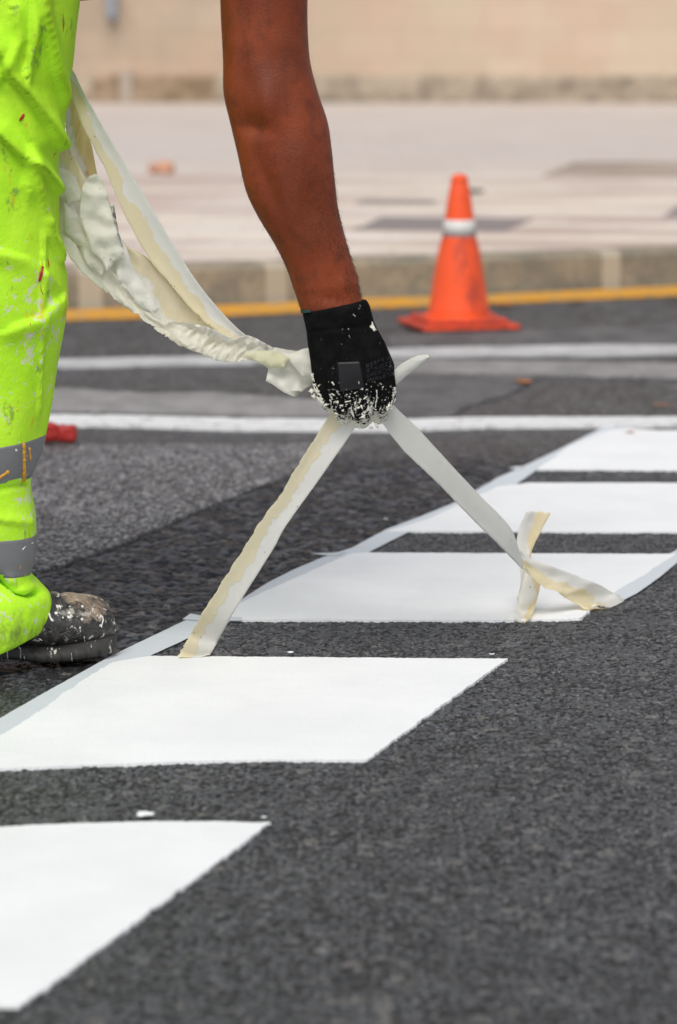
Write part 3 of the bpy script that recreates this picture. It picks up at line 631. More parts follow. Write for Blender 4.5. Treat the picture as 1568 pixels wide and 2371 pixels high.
# short hairs on the forearm
hb = []; hfc = []
dgb = BVHTree.FromPolygons([v.co[:] for v in body.data.vertices], [p.vertices[:] for p in body.data.polygons])
def addhair(p, dirv, ln, r_):
    b = len(hb); pts = [p, p+dirv*ln*.5+Vector((0, 0, -ln*.12)), p+dirv*ln+Vector((0, 0, -ln*.45))]
    s_ = dirv.cross(Vector((0, 1, 0)));  s_ = s_.normalized() if s_.length > .01 else Vector((1, 0, 0))
    for i, q in enumerate(pts):
        rr = r_*(1-i*.42); hb.extend([q+s_*rr, q-s_*rr, q+Vector((0, rr, 0))])
    for i in range(2):
        for k in range(3): hfc.append((b+i*3+k, b+i*3+(k+1) % 3, b+i*3+3+(k+1) % 3, b+i*3+3+k))
cnt = 0
while cnt < 900:
    vtx = body.data.vertices[random.randrange(len(body.data.vertices))]; x, y = proj(vtx.co)
    if vtx.co.y > YA+.02 or vtx.co.x < -.35 or not (380 < y < 712): continue
    if random.random() > (y-330)/380 : continue
    nrm = vtx.normal.copy()
    if nrm.x < .35 and random.random() > .15: continue
    dv = (nrm*.55 + Vector((random.uniform(-.3, .5), random.uniform(-.3, .3), -.8))).normalized()
    addhair(vtx.co.copy(), dv, random.uniform(.004, .009), .00013); cnt += 1
o = mkobj('arm_hair', mesh('arm_hair', hb, hfc), HAIRM); keep(o, person)

# glove
hand_r = [(699, 722, 848, 693, .031, YA), (702, 734, 856, 706, .033, YA), (708, 760, 868, 748, .031, YA), (713, 800, 888, 786, .030, YA), (719, 840, 905, 828, .031, YA), (722, 872, 914, 866, .031, YA), (728, 905, 918, 905, .029, YA+.002), (742, 930, 914, 938, .024, YA+.008)]
def glovefn(p, s, t, c_):
    x, y = proj(p); d = .0016*mnoise.noise(Vector((p.x*30, p.z*24, 2)))
    if p.y < c_.y: d += .0028*math.exp(-((y-(770 - (x-700)*.09))/5)**2) - .0015*blob(x, y, 880, 800, 22, 60)   # groove under the cuff
    return p + Vector((0, d, 0))
palm = ring_loft(hand_r, 46, 56, glovefn)
def FP(x, y, dy, r_): q = P(x, y, YA+dy); return (q.x, q.y, q.z, r_)
fing = [capsule([FP(752, 890, -.004, .0160), FP(758, 925, .000, .0150), FP(764, 936, .018, .0145), FP(772, 905, .034, .013), FP(776, 880, .026, .012)]),
        capsule([FP(790, 895, -.010, .0165), FP(792, 945, -.006, .0160), FP(796, 962, .016, .0155), FP(798, 925, .038, .014), FP(800, 890, .030, .013)]),
        capsule([FP(838, 900, -.012, .0170), FP(838, 957, -.008, .0165), FP(838, 972, .016, .016), FP(834, 935, .040, .0145), FP(832, 900, .032, .0135)]),
        capsule([FP(884, 890, -.008, .0165), FP(884, 940, -.004, .0160), FP(878, 960, .018, .0155), FP(870, 925, .040, .014), FP(866, 895, .030, .013)]),
        capsule([FP(862, 800, .018, .020), FP(888, 850, .032, .0175), FP(893, 900, .042, .0155), FP(872, 938, .050, .014)])]
V, Fc = join([palm] + fing)
A = Mat('black_work_glove', .85, .10); c = A.co(); kn = A.noise(c, 700, 2, .6); k2 = A.noise(c, 60, 3, .6)
wv = A.n('ShaderNodeTexWave'); wv.inputs['Scale'].default_value = 190; A.lk(A.co(), wv.inputs['Vector'])
z_ = A.sep(A.co(), 2)
zr = lambda py: P(800, py, YA).z
nA = A.noise(A.co((1, 1, .8)), 75, 5, .72, .6); nB = A.noise(A.co((1, 1, .35)), 170, 3, .6)
hgt = A.n('ShaderNodeMapRange'); hgt.inputs[1].default_value = zr(870); hgt.inputs[2].default_value = zr(985); hgt.inputs[3].default_value = -.10; hgt.inputs[4].default_value = .09
A.lk(z_, hgt.inputs[0])
m1 = A.ramp(A.math('ADD', nA, hgt.outputs[0]), .56, .585); m2 = A.ramp(A.math('ADD', nB, hgt.outputs[0]), .60, .63)
mk = A.math('MAXIMUM', m1, m2)
bk = A.mix(A.ramp(k2, .4, .7), (.0030, .0030, .0032), (.0065, .0065, .0072))
A.color(A.mix(mk, bk, (.70, .69, .60))); A.bump(A.math('ADD', A.math('ADD', A.math('MULTIPLY', kn, .4), A.math('MULTIPLY', wv.outputs[1], .15)), A.math('MULTIPLY', mk, 1.2)), .0008, .7); GLOVE = A.m
glove = mkobj('glove', mesh('glove', V, Fc), GLOVE); keep(glove, person)
baked(glove, [('REMESH', dict(mode='VOXEL', voxel_size=.0019)), ('SMOOTH', dict(factor=.5, iterations=6))])
gb = BVHTree.FromPolygons([v.co[:] for v in glove.data.vertices], [p.vertices[:] for p in glove.data.polygons])
def hit(px, py):
    r_ = ray(px, py).normalized(); return gb.ray_cast(Vector((0, 0, H)), r_)
def decal(name, poly, mat, off=.0005, n=16, m=12, parent=glove, lift=None):
    """poly: four photo-space corners (tl,tr,br,bl) laid on the glove surface"""
    vs = []; fs = []
    for j in range(m+1):
        for i in range(n+1):
            u, v = i/n, j/m; a = [poly[0][k]*(1-u)+poly[1][k]*u for k in (0, 1)]; b = [poly[3][k]*(1-u)+poly[2][k]*u for k in (0, 1)]
            x, y = a[0]*(1-v)+b[0]*v, a[1]*(1-v)+b[1]*v; h_ = hit(x, y)
            if h_[0] is None: h_ = (P(x, y, YA), Vector((0, -1, 0)))
            vs.append(h_[0]+h_[1]*off)
    for j in range(m):
        for i in range(n): q = j*(n+1)+i; fs.append((q, q+1, q+n+2, q+n+1))
    o = mkobj(name, mesh(name, vs, fs), mat); s = o.modifiers.new('t', 'SOLIDIFY'); s.thickness = .0003; o.parent = parent
    return o
PRN = Mat('print_grey', .5, .4); nn = PRN.noise(PRN.co(), 160, 4, .7); PRN.color(PRN.mix(PRN.ramp(nn, .42, .6), (.0085, .0085, .0105), (.005, .005, .006))); PRINT = PRN.m
PRK = plain('print_dark', (.0065, .0065, .007), .45)
PRL = plain('print_line', (.010, .010, .012), .6)
glove_inv = glove.matrix_parent_inverse.copy()
prn = decal('printed_panel', [(781, 839), (833, 837), (844, 898), (788, 906)], PRINT)
def letters(rect, rows, cols, mat, th=1.6):
    (x0, y0), (x1, y1), (x2, y2), (x3, y3) = rect; rn = random.Random(5)
    V_, F_ = [], []
    def at(u, v):
        a = (x0*(1-u)+x1*u, y0*(1-u)+y1*u); b = (x3*(1-u)+x2*u, y3*(1-u)+y2*u); return a[0]*(1-v)+b[0]*v, a[1]*(1-v)+b[1]*v
    for r_ in range(rows):
        for c_ in range(cols):
            u0 = (c_+.15)/cols; v0 = (r_+.15)/rows; du, dv = .7/cols, .7/rows
            for (a, b, c2, d2) in ((0, 0, 1, .22), (0, 0, .25, 1), (.75, 0, 1, 1), (0, .78, 1, 1), (0, .4, 1, .6)):
                if rn.random() < .4: continue
                q = []
                for (uu, vv) in ((a, b), (c2, b), (c2, d2), (a, d2)):
                    h_ = hit(*at(u0+du*uu, v0+dv*vv)); q.append((h_[0]+h_[1]*.0009) if h_[0] is not None else P(800, 850, YA+.01))
                k = len(V_); V_.extend(q); F_.append((k, k+1, k+2, k+3))
    o = mkobj('faint_print', mesh('faint_print', V_, F_), mat, smooth=False); o.parent = glove; return o
letters([(790, 876), (836, 872), (840, 890), (792, 896)], 1, 6, PRK)
letters([(846, 842), (905, 820), (912, 870), (850, 888)], 4, 7, PRL)
# emblem ring on the panel
V_, F_ = [], []
for k in range(24):
    for rr in (9.5, 7.2):
        a = 2*math.pi*k/24; h_ = hit(811+rr*math.cos(a)*.8, 858+rr*math.sin(a)); V_.append(h_[0]+h_[1]*.0009)
for k in range(24): F_.append((2*k, 2*((k+1) % 24), 2*((k+1) % 24)+1, 2*k+1))
o = mkobj('faint_emblem', mesh('faint_emblem', V_, F_), PRK, smooth=False); o.parent = glove
# teal trim at the cuff
tv = ring_loft([(697.5, 717, 848.5, 690, .0318, YA), (698, 724, 849.5, 697, .0326, YA)], 5, 64, closed=False)
TEAL = plain('teal_trim', (.01, .045, .045), .7)
tv = (tv[0], [f for f in tv[1] if 24 <= min(q % 64 for q in f) <= 36])
o = mkobj('cuff_trim', mesh('cuff_trim', *tv), TEAL); s = o.modifiers.new('t', 'SOLIDIFY'); s.thickness = .0012; o.parent = glove
# thick paint crust along the knuckles
CRUST = plain('dried_paint_crust', (.74, .72, .62), .6, .3, 60, .08)
V_, F_ = [], []; ico = bmesh.new(); bmesh.ops.create_icosphere(ico, subdivisions=2, radius=1); iv = [v.co.copy() for v in ico.verts]; ifc = [tuple(v.index for v in f.verts) for f in ico.faces]; ico.free()
def lump(p, nrm, s, seed):
    b = len(V_); ax = nrm.normalized(); t1 = ax.orthogonal().normalized(); t2 = ax.cross(t1); e = random.uniform(.6, 1.8)
    rr = random.uniform(0, 6.28); t1, t2 = t1*math.cos(rr)+t2*math.sin(rr), t2*math.cos(rr)-t1*math.sin(rr)
    for v in iv:
        k = 1+1.1*mnoise.noise(v*2.3+Vector((seed*3.7, 0, 0))); V_.append(p + (t1*v.x*e + t2*v.y/e*.9 + ax*v.z*.40)*s*k)
    F_.extend(tuple(i+b for i in f) for f in ifc)
k = 0
low = {}
while k < 480:
    x = random.uniform(722, 920); y = random.uniform(880, 996); h_ = hit(x, y)
    if h_[0] is None: continue
    edge = hit(x, y+9)[0] is None or hit(x-10, y)[0] is None and y > 860 or hit(x+8, y)[0] is None
    pr = .03 + .30*max(0, (y-915)/80)**1.4 + (.75 if edge and y > 900 else 0) + (.25 if edge and x < 760 and y > 890 else 0)
    if random.random() > pr: continue
    lump(h_[0], h_[1], (.0005+.0019*random.random()**2.4)*(1.4 if edge else 1), k); k += 1
for (x, y) in [(861, 752), (864, 757), (866, 761), (723, 868), (726, 880), (727, 895), (722, 905), (728, 918), (736, 925), (744, 935), (860, 990), (872, 985)]:
    for q in range(4):
        h_ = hit(x+random.uniform(-3, 3), y+random.uniform(-4, 4))
        if h_[0] is None: h_ = (P(x, y, YA), Vector((0, -1, 0)))
        lump(h_[0], h_[1], random.uniform(.0015, .0032), q+x)
o = mkobj('paint_crust', mesh('paint_crust', V_, F_), CRUST); o.parent = glove

def smear(name, bvh, lines, mat, parent, off=.0012):
    for pts, r_ in lines:
        cv = []
        for a, b in zip(pts[:-1], pts[1:]):
            k = max(2, int(math.hypot(b[0]-a[0], b[1]-a[1])/3))
            for i in range(k):
                x = a[0]+(b[0]-a[0])*i/k + random.uniform(-.5, .5); y = a[1]+(b[1]-a[1])*i/k; rd = ray(x, y).normalized()
                h_ = bvh.ray_cast(Vector((0, 0, H)), rd)
                if h_[0] is not None: q = h_[0]+(h_[1] if h_[1].dot(rd) < 0 else -h_[1])*off; cv.append((q.x, q.y, q.z, r_*random.uniform(.55, 1.25)))
        if len(cv) > 1: o = mkobj(name, mesh(name, *capsule(cv, 8)), mat); o.parent = parent
def tree_of(*obs):
    V_, F_ = join([([v.co[:] for v in o.data.vertices], [tuple(p.vertices) for p in o.data.polygons]) for o in obs]); return BVHTree.FromPolygons(V_, F_)
smear('paint_run', gb, [([(872, 903), (873, 922), (870, 946)], .0009), ([(770, 885), (776, 893)], .0012), ([(800, 930), (816, 926)], .0008), ([(848, 902), (856, 900)], .0008), ([(820, 910), (828, 906)], .0007)], CRUST, glove)
# trousers
YL = 4.31
# rings: left silhouette is beyond the frame; tilts follow the bands
tr = [(-170, -110, 196, -110, .125, YL+.02), (-165, -10, 183, 0, .118, YL+.01), (-162, 90, 173, 84, .112, YL), (-158, 160, 165, 160, .110, YL), (-155, 220, 151, 215, .108, YL), (-152, 290, 148, 290, .107, YL),
      (-150, 335, 146, 325, .106, YL), (-149, 365, 134, 356, .105, YL), (-148, 430, 134, 425, .104, YL), (-146, 560, 138, 560, .102, YL), (-144, 650, 154, 645, .102, YL), (-142, 720, 153, 715, .101, YL), (-140, 850, 130, 850, .099, YL),
      (-138, 940, 118, 935, .098, YL), (-136, 1028, 105, 1002, .096, YL), (-136, 1060, 98, 1040, .094, YL), (-136, 1120, 70, 1106, .088, YL), (-137, 1150, 70, 1140, .088, YL), (-138, 1190, 79, 1190, .090, YL), (-138, 1222, 81, 1234, .090, YL),
      (-138, 1262, 79, 1285, .090, YL), (-137, 1292, 70, 1330, .088, YL), (-138, 1330, 88, 1352, .092, YL), (-140, 1380, 114, 1382, .100, YL), (-142, 1440, 117, 1418, .102, YL), (-142, 1520, 108, 1446, .102, YL), (-140, 1538, 104, 1455, .100, YL)]
cre = [([(82, -40), (80, 18), (73, 91), (55, 175)], .006, 10), ([(86, -10), (89, 18), (106, 84), (128, 182), (150, 275)], .009, 13), ([(-20, 100), (0, 120), (22, 175), (58, 219), (102, 284), (140, 362)], .010, 15),
       ([(-20, 300), (0, 310), (55, 372), (109, 419), (138, 460)], .008, 13), ([(58, 375), (87, 474), (109, 547), (138, 602)], .007, 11), ([(97, 510), (96, 620), (93, 720), (91, 800), (88, 960)], .003, 4),
       ([(-10, 1350), (11, 1355), (45, 1379), (76, 1386), (105, 1376)], -.013, 9), ([(20, 1352), (38, 1372), (58, 1378)], .010, 10), ([(125, 700), (90, 740), (30, 760)], .005, 18),
       ([(0, 1135), (30, 1128), (66, 1120)], -.004, 9), ([(110, 640), (60, 600), (0, 585)], .004, 16), ([(30, 30), (40, 90), (20, 140), (-10, 180)], .006, 12), ([(0, 1205), (60, 1212)], .003, 8), ([(20, 200), (70, 330), (60, 430)], .005, 20)]
def segd(px, py, pts):
    best = (1e9, 0)
    for a, b in zip(pts[:-1], pts[1:]):
        dx, dy = b[0]-a[0], b[1]-a[1]; L2 = dx*dx+dy*dy; t = max(0, min(1, ((px-a[0])*dx+(py-a[1])*dy)/L2)); qx, qy = a[0]+t*dx-px, a[1]+t*dy-py
        dd = math.hypot(qx, qy)
        if dd < best[0]: best = (dd, math.copysign(1, dx*(-qy)-dy*(-qx)))
    return best
def clothfn(p, s, t, c_):
    x, y = proj(p); d = 0
    dirv = Vector((p.x-c_.x, p.y-c_.y, 0)).normalized()
    front = max(0, min(1, (c_.y - p.y)/.03))
    for pts, amp, wd in cre:
        dd, sg = segd(x, y, pts)
        if dd < wd*4: # asymmetric ridge: steep on one side, soft on the other
            wv_ = wd*(.35 if sg > 0 else 1.7); d += 2.2*amp*math.exp(-(dd/wv_)**2)*front
    d += .0065*mnoise.noise(Vector((p.x*9, p.y*9, p.z*5))) + .0045*(abs(mnoise.noise(Vector((p.x*13+p.z*6, p.y*8, p.z*7+9))))-.3) + .0018*mnoise.noise(Vector((p.x*26, p.y*26, p.z*14+4)))
    return p + dirv*d*max(.12, front)
Lv, Lf = ring_loft(tr, 330, 150, clothfn, closed=False)
nR, nS = 330, 150
dup_x = [(a-170-max(0, (b-300))*.05, b, c2-170-max(0, (b-300))*.05, d_, e, f_+.27) for a, b, c2, d_, e, f_ in tr]
Lv2, Lf2 = ring_loft(dup_x, 80, 60, None, closed=False)
Lv2 = [v + Vector((-.06, 0, 0)) for v in Lv2]
waist = capsule([(-.62, 4.46, .98, .15), (-.60, 4.46, 1.07, .155), (-.55, 4.46, 1.16, .145)], 40)
V, Fc = join([(Lv, Lf), (Lv2, Lf2), waist])
A = Mat('lime_hi_vis_cloth', .75, .2); c = A.co(); 
base_ = A.mix(A.ramp(A.noise(c, 5, 3, .6), .35, .65), (.41, .78, .022), (.49, .84, .035))
zt = A.sep(A.co(), 2)
s1 = A.noise(A.co((1, 1, .8), loc=(2, 0, 0)), 85, 5, .72); s1b = A.noise(A.co(loc=(7, 0, 0)), 7, 3, .6)
zf = A.ramp(zt, .45, .95, .07, -.05)
g1_ = A.ramp(A.math('ADD', A.math('ADD', s1, A.math('MULTIPLY', A.math('SUBTRACT', s1b, .5), .5)), zf), .665, .70)
base_ = A.mix(A.math('MULTIPLY', g1_, .8), base_, (.62, .60, .48))
s2 = A.noise(A.co((1, 1, .16), loc=(4, 5, 1)), 62, 2, .5); base_ = A.mix(A.ramp(s2, .735, .75), base_, (.42, .03, .01))
s3 = A.noise(A.co((1, 1, .35), loc=(1, 8, 3)), 38, 4, .6); base_ = A.mix(A.ramp(s3, .60, .70, 0, .6), base_, (.60, .40, .02))
s4 = A.noise(A.co((1, 1, .6), loc=(11, 2, 6)), 30, 5, .7); k4 = A.ramp(A.math('ADD', s4, A.ramp(zt, .85, 1.05, 0, .07)), .60, .70, 0, .65); base_ = A.mix(k4, base_, (.14, .20, .06))
hemz = A.math('ABSOLUTE', A.math('SUBTRACT', zt, .07)); k5 = A.math('MULTIPLY', A.ramp(hemz, .0, .055, 1, 0), A.ramp(s4, .42, .62, 0, .75)); base_ = A.mix(k5, base_, (.16, .24, .04))
s6 = A.vor(A.co(loc=(.3, .1, 0)), 26, 'Distance'); s6c = A.vor(A.co(loc=(.3, .1, 0)), 26, 'Color'); k6 = A.math('MULTIPLY', A.ramp(s6, .10, .13, 1, 0), A.ramp(A.sep(s6c, 0), .86, .88)); base_ = A.mix(k6, base_, (.85, .45, .02))
A.color(base_); A.bump(A.math('ADD', A.noise(c, 30, 4, .6), A.math('MULTIPLY', A.noise(A.co((1, 1, .3)), 500, 2, .5), .25)), .0034, .8)
CLOTH = A.m
trs = mkobj('trousers', mesh('trousers', V, Fc), CLOTH); keep(trs, person); s = trs.modifiers.new('t', 'SOLIDIFY'); s.thickness = .0015; s.offset = -1
A = Mat('grey_reflective_band', .5, .5); c = A.co(); n1 = A.noise(A.co((1, 1, .25), loc=(3, 0, 0)), 40, 3, .6); n2 = A.noise(c, 70, 4, .7)
col = A.mix(A.noise(c, 500, 2, .6), (.135, .135, .14), (.19, .19, .195)); col = A.mix(A.ramp(n1, .66, .70), col, (.62, .33, .03)); col = A.mix(A.ramp(n2, .68, .71), col, (.7, .69, .62)); A.color(col)
A.bump(n2, .001, .4); REFL = A.m
full = catmull(tr, nR)
def vband(y_top, y_bot, label):
    rows = [i for i in range(nR) if y_top <= full[i][3] <= y_bot]
    vs = []; fs = []
    for i in rows:
        c_ = sum((Lv[i*nS+k] for k in range(nS)), Vector())/nS
        for k in range(nS): p = Lv[i*nS+k]; dd = Vector((p.x-c_.x, p.y-c_.y, 0)).normalized(); vs.append(p+dd*.0012)
    for i in range(len(rows)-1):
        for k in range(nS): fs.append((i*nS+k, (i+1)*nS+k, (i+1)*nS+(k+1) % nS, i*nS+(k+1) % nS))
    o = mkobj('reflective_band', mesh('reflective_band', vs, fs), REFL); s = o.modifiers.new('t', 'SOLIDIFY'); s.thickness = .0006; o.parent = trs; o['label'] = label
vband(1002, 1106, 'upper grey band with orange paint runs'); vband(1234, 1330, 'lower grey band')
sv_, sf_ = capsule([(-.57, 4.46, 1.15, .145), (-.44, 4.46, 1.30, .145), (-.28, 4.46, 1.375, .165), (-.12, 4.46, 1.39, .15), (-.07, 4.46, 1.39, .11)], 36)
s2_ = capsule([(sh.x, 4.29, sh.z+.02, .085), (-.13, 4.46, 1.38, .13), (sh.x-.02, 4.64, sh.z+.03, .085)])
shirt = mkobj('shirt', mesh('shirt', *join([(sv_, sf_), s2_])), plain('shirt_cloth', (.36, .80, .03), .8, .2)); keep(shirt, person)
baked(shirt, [('REMESH', dict(mode='VOXEL', voxel_size=.012)), ('SMOOTH', dict(factor=.5, iterations=3))])

tb = tree_of(trs); REDP = plain('red_paint', (.40, .02, .008), .5); ORP = plain('orange_paint', (.62, .30, .02), .5); WHP = plain('white_paint', (.72, .70, .66), .5)
smear('red_paint_run', tb, [([(97, 618), (94, 634), (90, 652)], .0024), ([(94, 660), (96, 672), (101, 682), (111, 674)], .0006), ([(53, 266), (46, 281)], .0022), ([(97, 600), (98, 620)], .0006)], REDP, trs)
smear('orange_paint_run', tb, [([(53, 1028), (54, 1060), (53, 1116)], .0036), ([(66, 1038), (68, 1052), (68, 1068)], .0026), ([(-10, 1110), (8, 1098), (20, 1090)], .0032), ([(22, 940), (24, 942)], .0020), ([(40, 928), (41, 929)], .0015), ([(38, 948), (40, 950)], .0015), ([(44, 1316), (48, 1306)], .0012), ([(102, 1015), (101, 1045)], .0010)], ORP, trs)
smear('white_paint_run', tb, [([(50, 1272), (60, 1262)], .0012), ([(70, 1258), (78, 1255)], .0012), ([(35, 1040), (38, 1046)], .0018), ([(42, 1022), (44, 1026)], .0012), ([(45, 1106), (46, 1109)], .0018), ([(98, 1030), (100, 1050), (95, 1072)], .0009)], WHP, trs)
# boots
A = Mat('boot_leather', .42, .5); c = A.co(); n1 = A.noise(c, 14, 5, .7); n2 = A.noise(c, 60, 5, .75); n3 = A.noise(A.co((1, 1, .5), loc=(4, 4, 4)), 95, 4, .7)
tip = A.attr('tip')
col = A.mix(A.ramp(n2, .4, .65), (.016, .015, .015), (.065, .06, .055)); vd = A.vor(A.co(), 105, 'Distance'); vc = A.vor(A.co(), 105, 'Color')
tan = A.mix(A.ramp(n1, .38, .62), (.11, .08, .055), (.34, .26, .18)); tan = A.mix(A.ramp(n2, .52, .64, 0, .8), tan, (.06, .045, .035)); tan = A.mix(A.ramp(n3, .62, .68), tan, (.50, .22, .03))
col = A.mix(A.ramp(A.math('ADD', A.math('ADD', tip, A.math('MULTIPLY', A.math('SUBTRACT', n1, .5), 2.0)), A.math('MULTIPLY', A.math('SUBTRACT', n2, .5), 2.2)), .35, .85), col, tan)
col = A.mix(A.ramp(n3, .60, .64), col, (.62, .60, .53)); n4 = A.noise(A.co(loc=(1, 2, 3)), 34, 3, .6); col = A.mix(A.ramp(n4, .60, .66, 0, .7), col, (.40, .38, .33))
col = A.mix(A.math('MULTIPLY', A.ramp(vd, .22, .28, 1, 0), A.ramp(A.sep(vc, 0), .78, .80)), col, (.66, .65, .60))
A.color(col); A.bump(A.math('ADD', n2, A.math('MULTIPLY', n3, .5)), .0030, .9); LEATH = A.m
A = Mat('boot_rubber', .62, .4); c = A.co(); n1 = A.noise(c, 40, 4, .7); n2 = A.noise(A.co((3.0, 1, .35), rot=(0, R(14), 0)), 42, 3, .6)
col = A.mix(n1, (.014, .013, .013), (.055, .052, .047)); col = A.mix(A.ramp(n2, .62, .655), col, (.55, .54, .48)); A.color(col); A.bump(n1, .001, .6); RUB = A.m
def make_boot(toe, heel_dir, name='boot'):
    """toe: ground point under the toe tip; local s runs from toe to heel"""
    ax = Vector((heel_dir.x, heel_dir.y, 0)).normalized(); sd = Vector((-ax.y, ax.x, 0))
    prof = [(.000, .018, .022, .052), (.006, .030, .012, .074), (.016, .039, .008, .087), (.034, .046, .006, .096), (.058, .050, .006, .101), (.085, .052, .006, .104), (.11, .0515, .007, .108),
            (.14, .048, .009, .116), (.17, .044, .012, .135), (.20, .041, .012, .165), (.23, .040, .008, .19), (.265, .039, .006, .20), (.29, .036, .006, .20), (.305, .026, .008, .19)]
    pr = catmull(prof, 110)
    def shell(zlo_f, zhi_f, grow, power, fn=None, cut=None):
        vs = []; seg = 64; tipv = []
        for i, (s_, hw_, zb, zt_) in enumerate(pr):
            lo, hi = zlo_f(s_, zb, zt_), zhi_f(s_, zb, zt_); cz_ = (lo+hi)/2; hz = (hi-lo)/2
            for k in range(seg):
                t = 2*math.pi*k/seg; ct, st_ = math.cos(t), math.sin(t); ct = math.copysign(abs(ct)**(2/power), ct); st_ = math.copysign(abs(st_)**(2/power), st_)
                wfac = 1 - .30*max(0, st_)*(1 if s_ < .15 else .3)
                p = Vector(toe) + ax*s_ + sd*((hw_+grow)*ct*wfac) + Vector((0, 0, cz_+hz*st_))
                if fn: p = fn(p, s_, t, cz_+hz*st_)
                vs.append(p); tipv.append(max(0, min(1, 1-abs(s_-.045)/.075)) * max(0, min(1, (cz_+hz*st_-.055)/.03)))
        m = len(pr); fs = [(i*seg+k, i*seg+(k+1) % seg, (i+1)*seg+(k+1) % seg, (i+1)*seg+k) for i in range(m-1) for k in range(seg)]
        fs.append(tuple(range(seg))[::-1]); fs.append(tuple((m-1)*seg+k for k in range(seg)))
        return vs, fs, tipv
    def upfn(p, s_, t, z_):
        d = .0018*mnoise.noise(p*40) + .0011*mnoise.noise(p*110)
        d += -.0028*math.exp(-((s_-(.082+.3*(.1-z_)))/.0035)**2) + .0020*math.exp(-((s_-(.094+.3*(.1-z_)))/.004)**2)   # toe cap seam
        d += -.0020*math.exp(-((s_-(.135-.25*(.1-z_)))/.003)**2)
        c_ = Vector(toe)+ax*s_+Vector((0, 0, .055)); return p + (p-c_).normalized()*d
    vs, fs, tv_ = shell(lambda s, b, t: b+.018, lambda s, b, t: t, 0, 2.5, upfn)
    me = mesh(name, vs, fs); at = me.attributes.new('tip', 'FLOAT', 'POINT'); at.data.foreach_set('value', tv_)
    o = mkobj(name, me, LEATH)
    def sofn(p, s_, t, z_):
        d = 0
        g = (s_ % .021)/.021
        if z_ < .020 and g > .80: d -= .0035
        d += .0012*math.sin(z_*420)*(1 if z_ > .02 else .2) + .0008*mnoise.noise(p*70)
        c_ = Vector(toe)+ax*s_; q = p-c_; q.z = 0; q = q.normalized() if q.length > 1e-5 else -ax; return p + q*d
    arch = lambda s: .012*math.exp(-((s-.19)/.045)**2)
    vs, fs, _ = shell(lambda s, b, t: .0005+arch(s)+.010*max(0, 1-s/.03), lambda s, b, t: .034+.010*math.exp(-(s/.03)**2)+.004*math.sin(s*40), .0012, 4.0, sofn)
    so_ = mkobj('sole', mesh('sole', vs, fs), RUB); so_.parent = o
    # stitched ridges on the side
    for (sa, za, sb, zb2) in ((.10, .045, .16, .075), (.035, .052, .105, .048)):
        cv = []
        for k in range(14):
            u = k/13; s_ = sa+(sb-sa)*u; hw_ = np.interp(s_, pr[:, 0], pr[:, 1]); z2 = za+(zb2-za)*u+.006*math.sin(u*3.14)
            p = Vector(toe)+ax*s_-sd*(-1)*(-1)*0 + Vector((0, 0, z2)); sgn = -1 if (sd.y > 0) else 1
            p += sd*sgn*(hw_*.965); cv.append((*p, .0018))
        r_ = mkobj('seam', mesh('seam', *capsule(cv, 8)), RUB); r_.parent = o
    return o
toeR = G(262, 1512); bR = make_boot(toeR, Vector((-.30, -.135, 0))); keep(bR, person); bs = tree_of(bR, bR.children[0]); smear('paint_drip', bs, [([(150, 1541), (157, 1515), (166, 1490)], .0013), ([(184, 1536), (190, 1516), (192, 1488)], .0012), ([(206, 1532), (199, 1500), (194, 1470)], .0008), ([(256, 1508), (262, 1500)], .0016), ([(262, 1470), (266, 1486)], .0009), ([(112, 1420), (117, 1432), (123, 1440)], .0018), ([(234, 1452), (238, 1436), (236, 1424)], .0009), ([(60, 1500), (66, 1512)], .001), ([(90, 1478), (100, 1484)], .0011)], WHP, bR)
bR['label'] = 'paint-spattered black boot with a scuffed tan toe'
toeL = G(-60, 1440); toeL.x -= .22; bL = make_boot(toeL, Vector((-.3, -.02, 0))); keep(bL, person); bL['label'] = 'far boot'

# ------------------------------------------------------------------ small things on the road
RED = plain('red_worn_plastic', (.38, .025, .02), .5, .4, 30, .3)
rp = G(120, 1024); red = empty('red_wedge', rp); setp(red, 'red lump of plastic lying on the road behind the trouser leg by the white line', 'plastic piece')
def red_block(name, x0, x1, hy, hz, seed):
    bm = bmesh.new(); bmesh.ops.create_cube(bm, size=2); bmesh.ops.subdivide_edges(bm, edges=bm.edges[:], cuts=7, use_grid_fill=True)
    for v in bm.verts:
        q = v.co.copy(); n4 = (abs(q.x)**4+abs(q.y)**4+abs(q.z)**4)**.25; q = q/n4
        q = q*(1+.16*mnoise.noise(v.co*1.6+Vector((seed, 0, 0))))
        v.co = Vector(((x0+x1)/2+q.x*(x1-x0)/2, rp.y+q.y*hy, max(.001, hz+q.z*hz)))
    me = bpy.data.meshes.new(name); bm.to_mesh(me); bm.free(); o = mkobj(name, me, RED); keep(o, red)
red_block('long_part', rp.x-.20, rp.x+.018, .028, .026, 1); red_block('end_knob', rp.x+.014, rp.x+.060, .022, .021, 2)
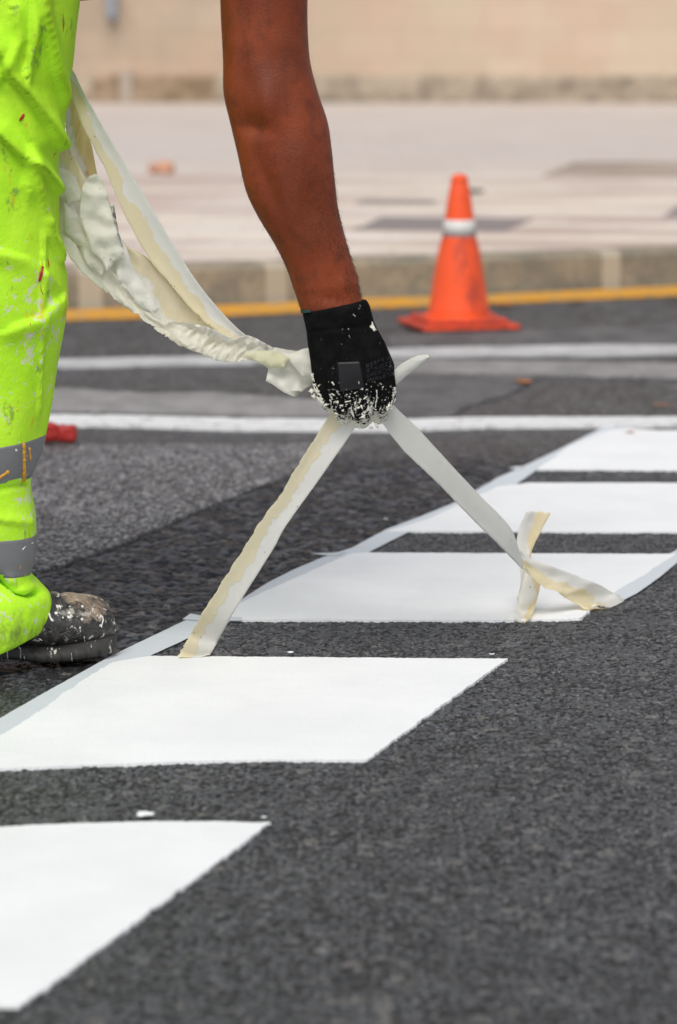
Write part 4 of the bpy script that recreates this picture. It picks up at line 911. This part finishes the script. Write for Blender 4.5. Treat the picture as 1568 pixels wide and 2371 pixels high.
def flake(name, px, py, size, h_, mat, label, cat, group, z=.004, flat=.3, n=5, kind=None, pav=False):
    p0 = G(px, py, KH if pav else 0); V2, F2 = [], []; rn = random.Random(int(px*7+py))
    for q in range(n):
        c_ = p0 + Vector((rn.uniform(-.8, .8)*size, rn.uniform(-.5, .5)*size, z+size*h_*.3)); b = len(V2); r_ = size*rn.uniform(.25, .6)
        for v in iv: k = 1+.55*mnoise.noise(v*1.9+Vector((px+q, py, 0))); V2.append(c_+Vector((v.x*1.3, v.y*1.2, v.z*h_))*r_*k)
        F2.extend(tuple(i+b for i in f) for f in ifc)
    vs = [v-p0 for v in V2]
    o = mkobj(name, mesh(name, vs, F2), mat); o.location = p0; setp(o, label, cat, group); return o
flake('paint_crumb', 343, 1893, .010, .45, PAINT, 'white paint lump behind the nearest painted block', 'paint crumb', 'paint crumbs', n=7)
flake('paint_crumb', 610, 1899, .004, .3, PAINT, 'tiny paint crumb at the tip of the nearest painted block', 'paint crumb', 'paint crumbs')
flake('paint_crumb', 677, 1516, .0055, .4, PAINT, 'paint crumb right of the left hanging tape', 'paint crumb', 'paint crumbs')
flake('paint_crumb', 1140, 1520, .004, .3, PAINT, 'paint crumb near the pointed far corner of the block beside the boot', 'paint crumb', 'paint crumbs')
flake('paint_crumb', 1343, 1441, .004, .3, PAINT, 'paint crumb at the near right corner of the block under the crossed strips', 'paint crumb', 'paint crumbs')
flake('paint_crumb', 1245, 1440, .003, .3, PAINT, 'paint crumb at the foot of the short upright tape', 'paint crumb', 'paint crumbs')
flake('paint_crumb', 893, 1206, .004, .3, PAINT, 'paint crumb on the dark asphalt left of the crossed strips', 'paint crumb', 'paint crumbs')
LEAFM = plain('dry_leaf', (.40, .16, .05), .8, .2, 30, .3)
flake('dry_leaf', 1208, 888, .022, .35, LEAFM, 'orange dry leaves on the road below the cone', 'leaf', 'dry leaves on the road')
flake('dry_leaf', 1530, 940, .016, .2, LEAFM, 'orange dry leaf at the right edge of the road', 'leaf', 'dry leaves on the road')
flake('dry_leaf', 1460, 1003, .012, .15, LEAFM, 'brown dry leaf beside the farthest painted block', 'leaf', 'dry leaves on the road')
flake('dry_leaf', 1160, 708, .035, .35, LEAFM, 'brown leaves on the yellow line right of the cone', 'leaf', 'dry leaves on the road')
flake('dry_leaf', 372, 402, .065, 1.3, plain('orange_leaf_heap', (.56, .30, .19), .8, .2, 10, .2), 'orange heap of leaves on the pale paving', 'leaf', None, pav=True)
flake('dry_leaf', 1092, 447, .06, .35, plain('dark_debris', (.10, .09, .08), .8, .2, 10, .3), 'dark scrap on the paving beside the cone tip', 'leaf', None, pav=True)
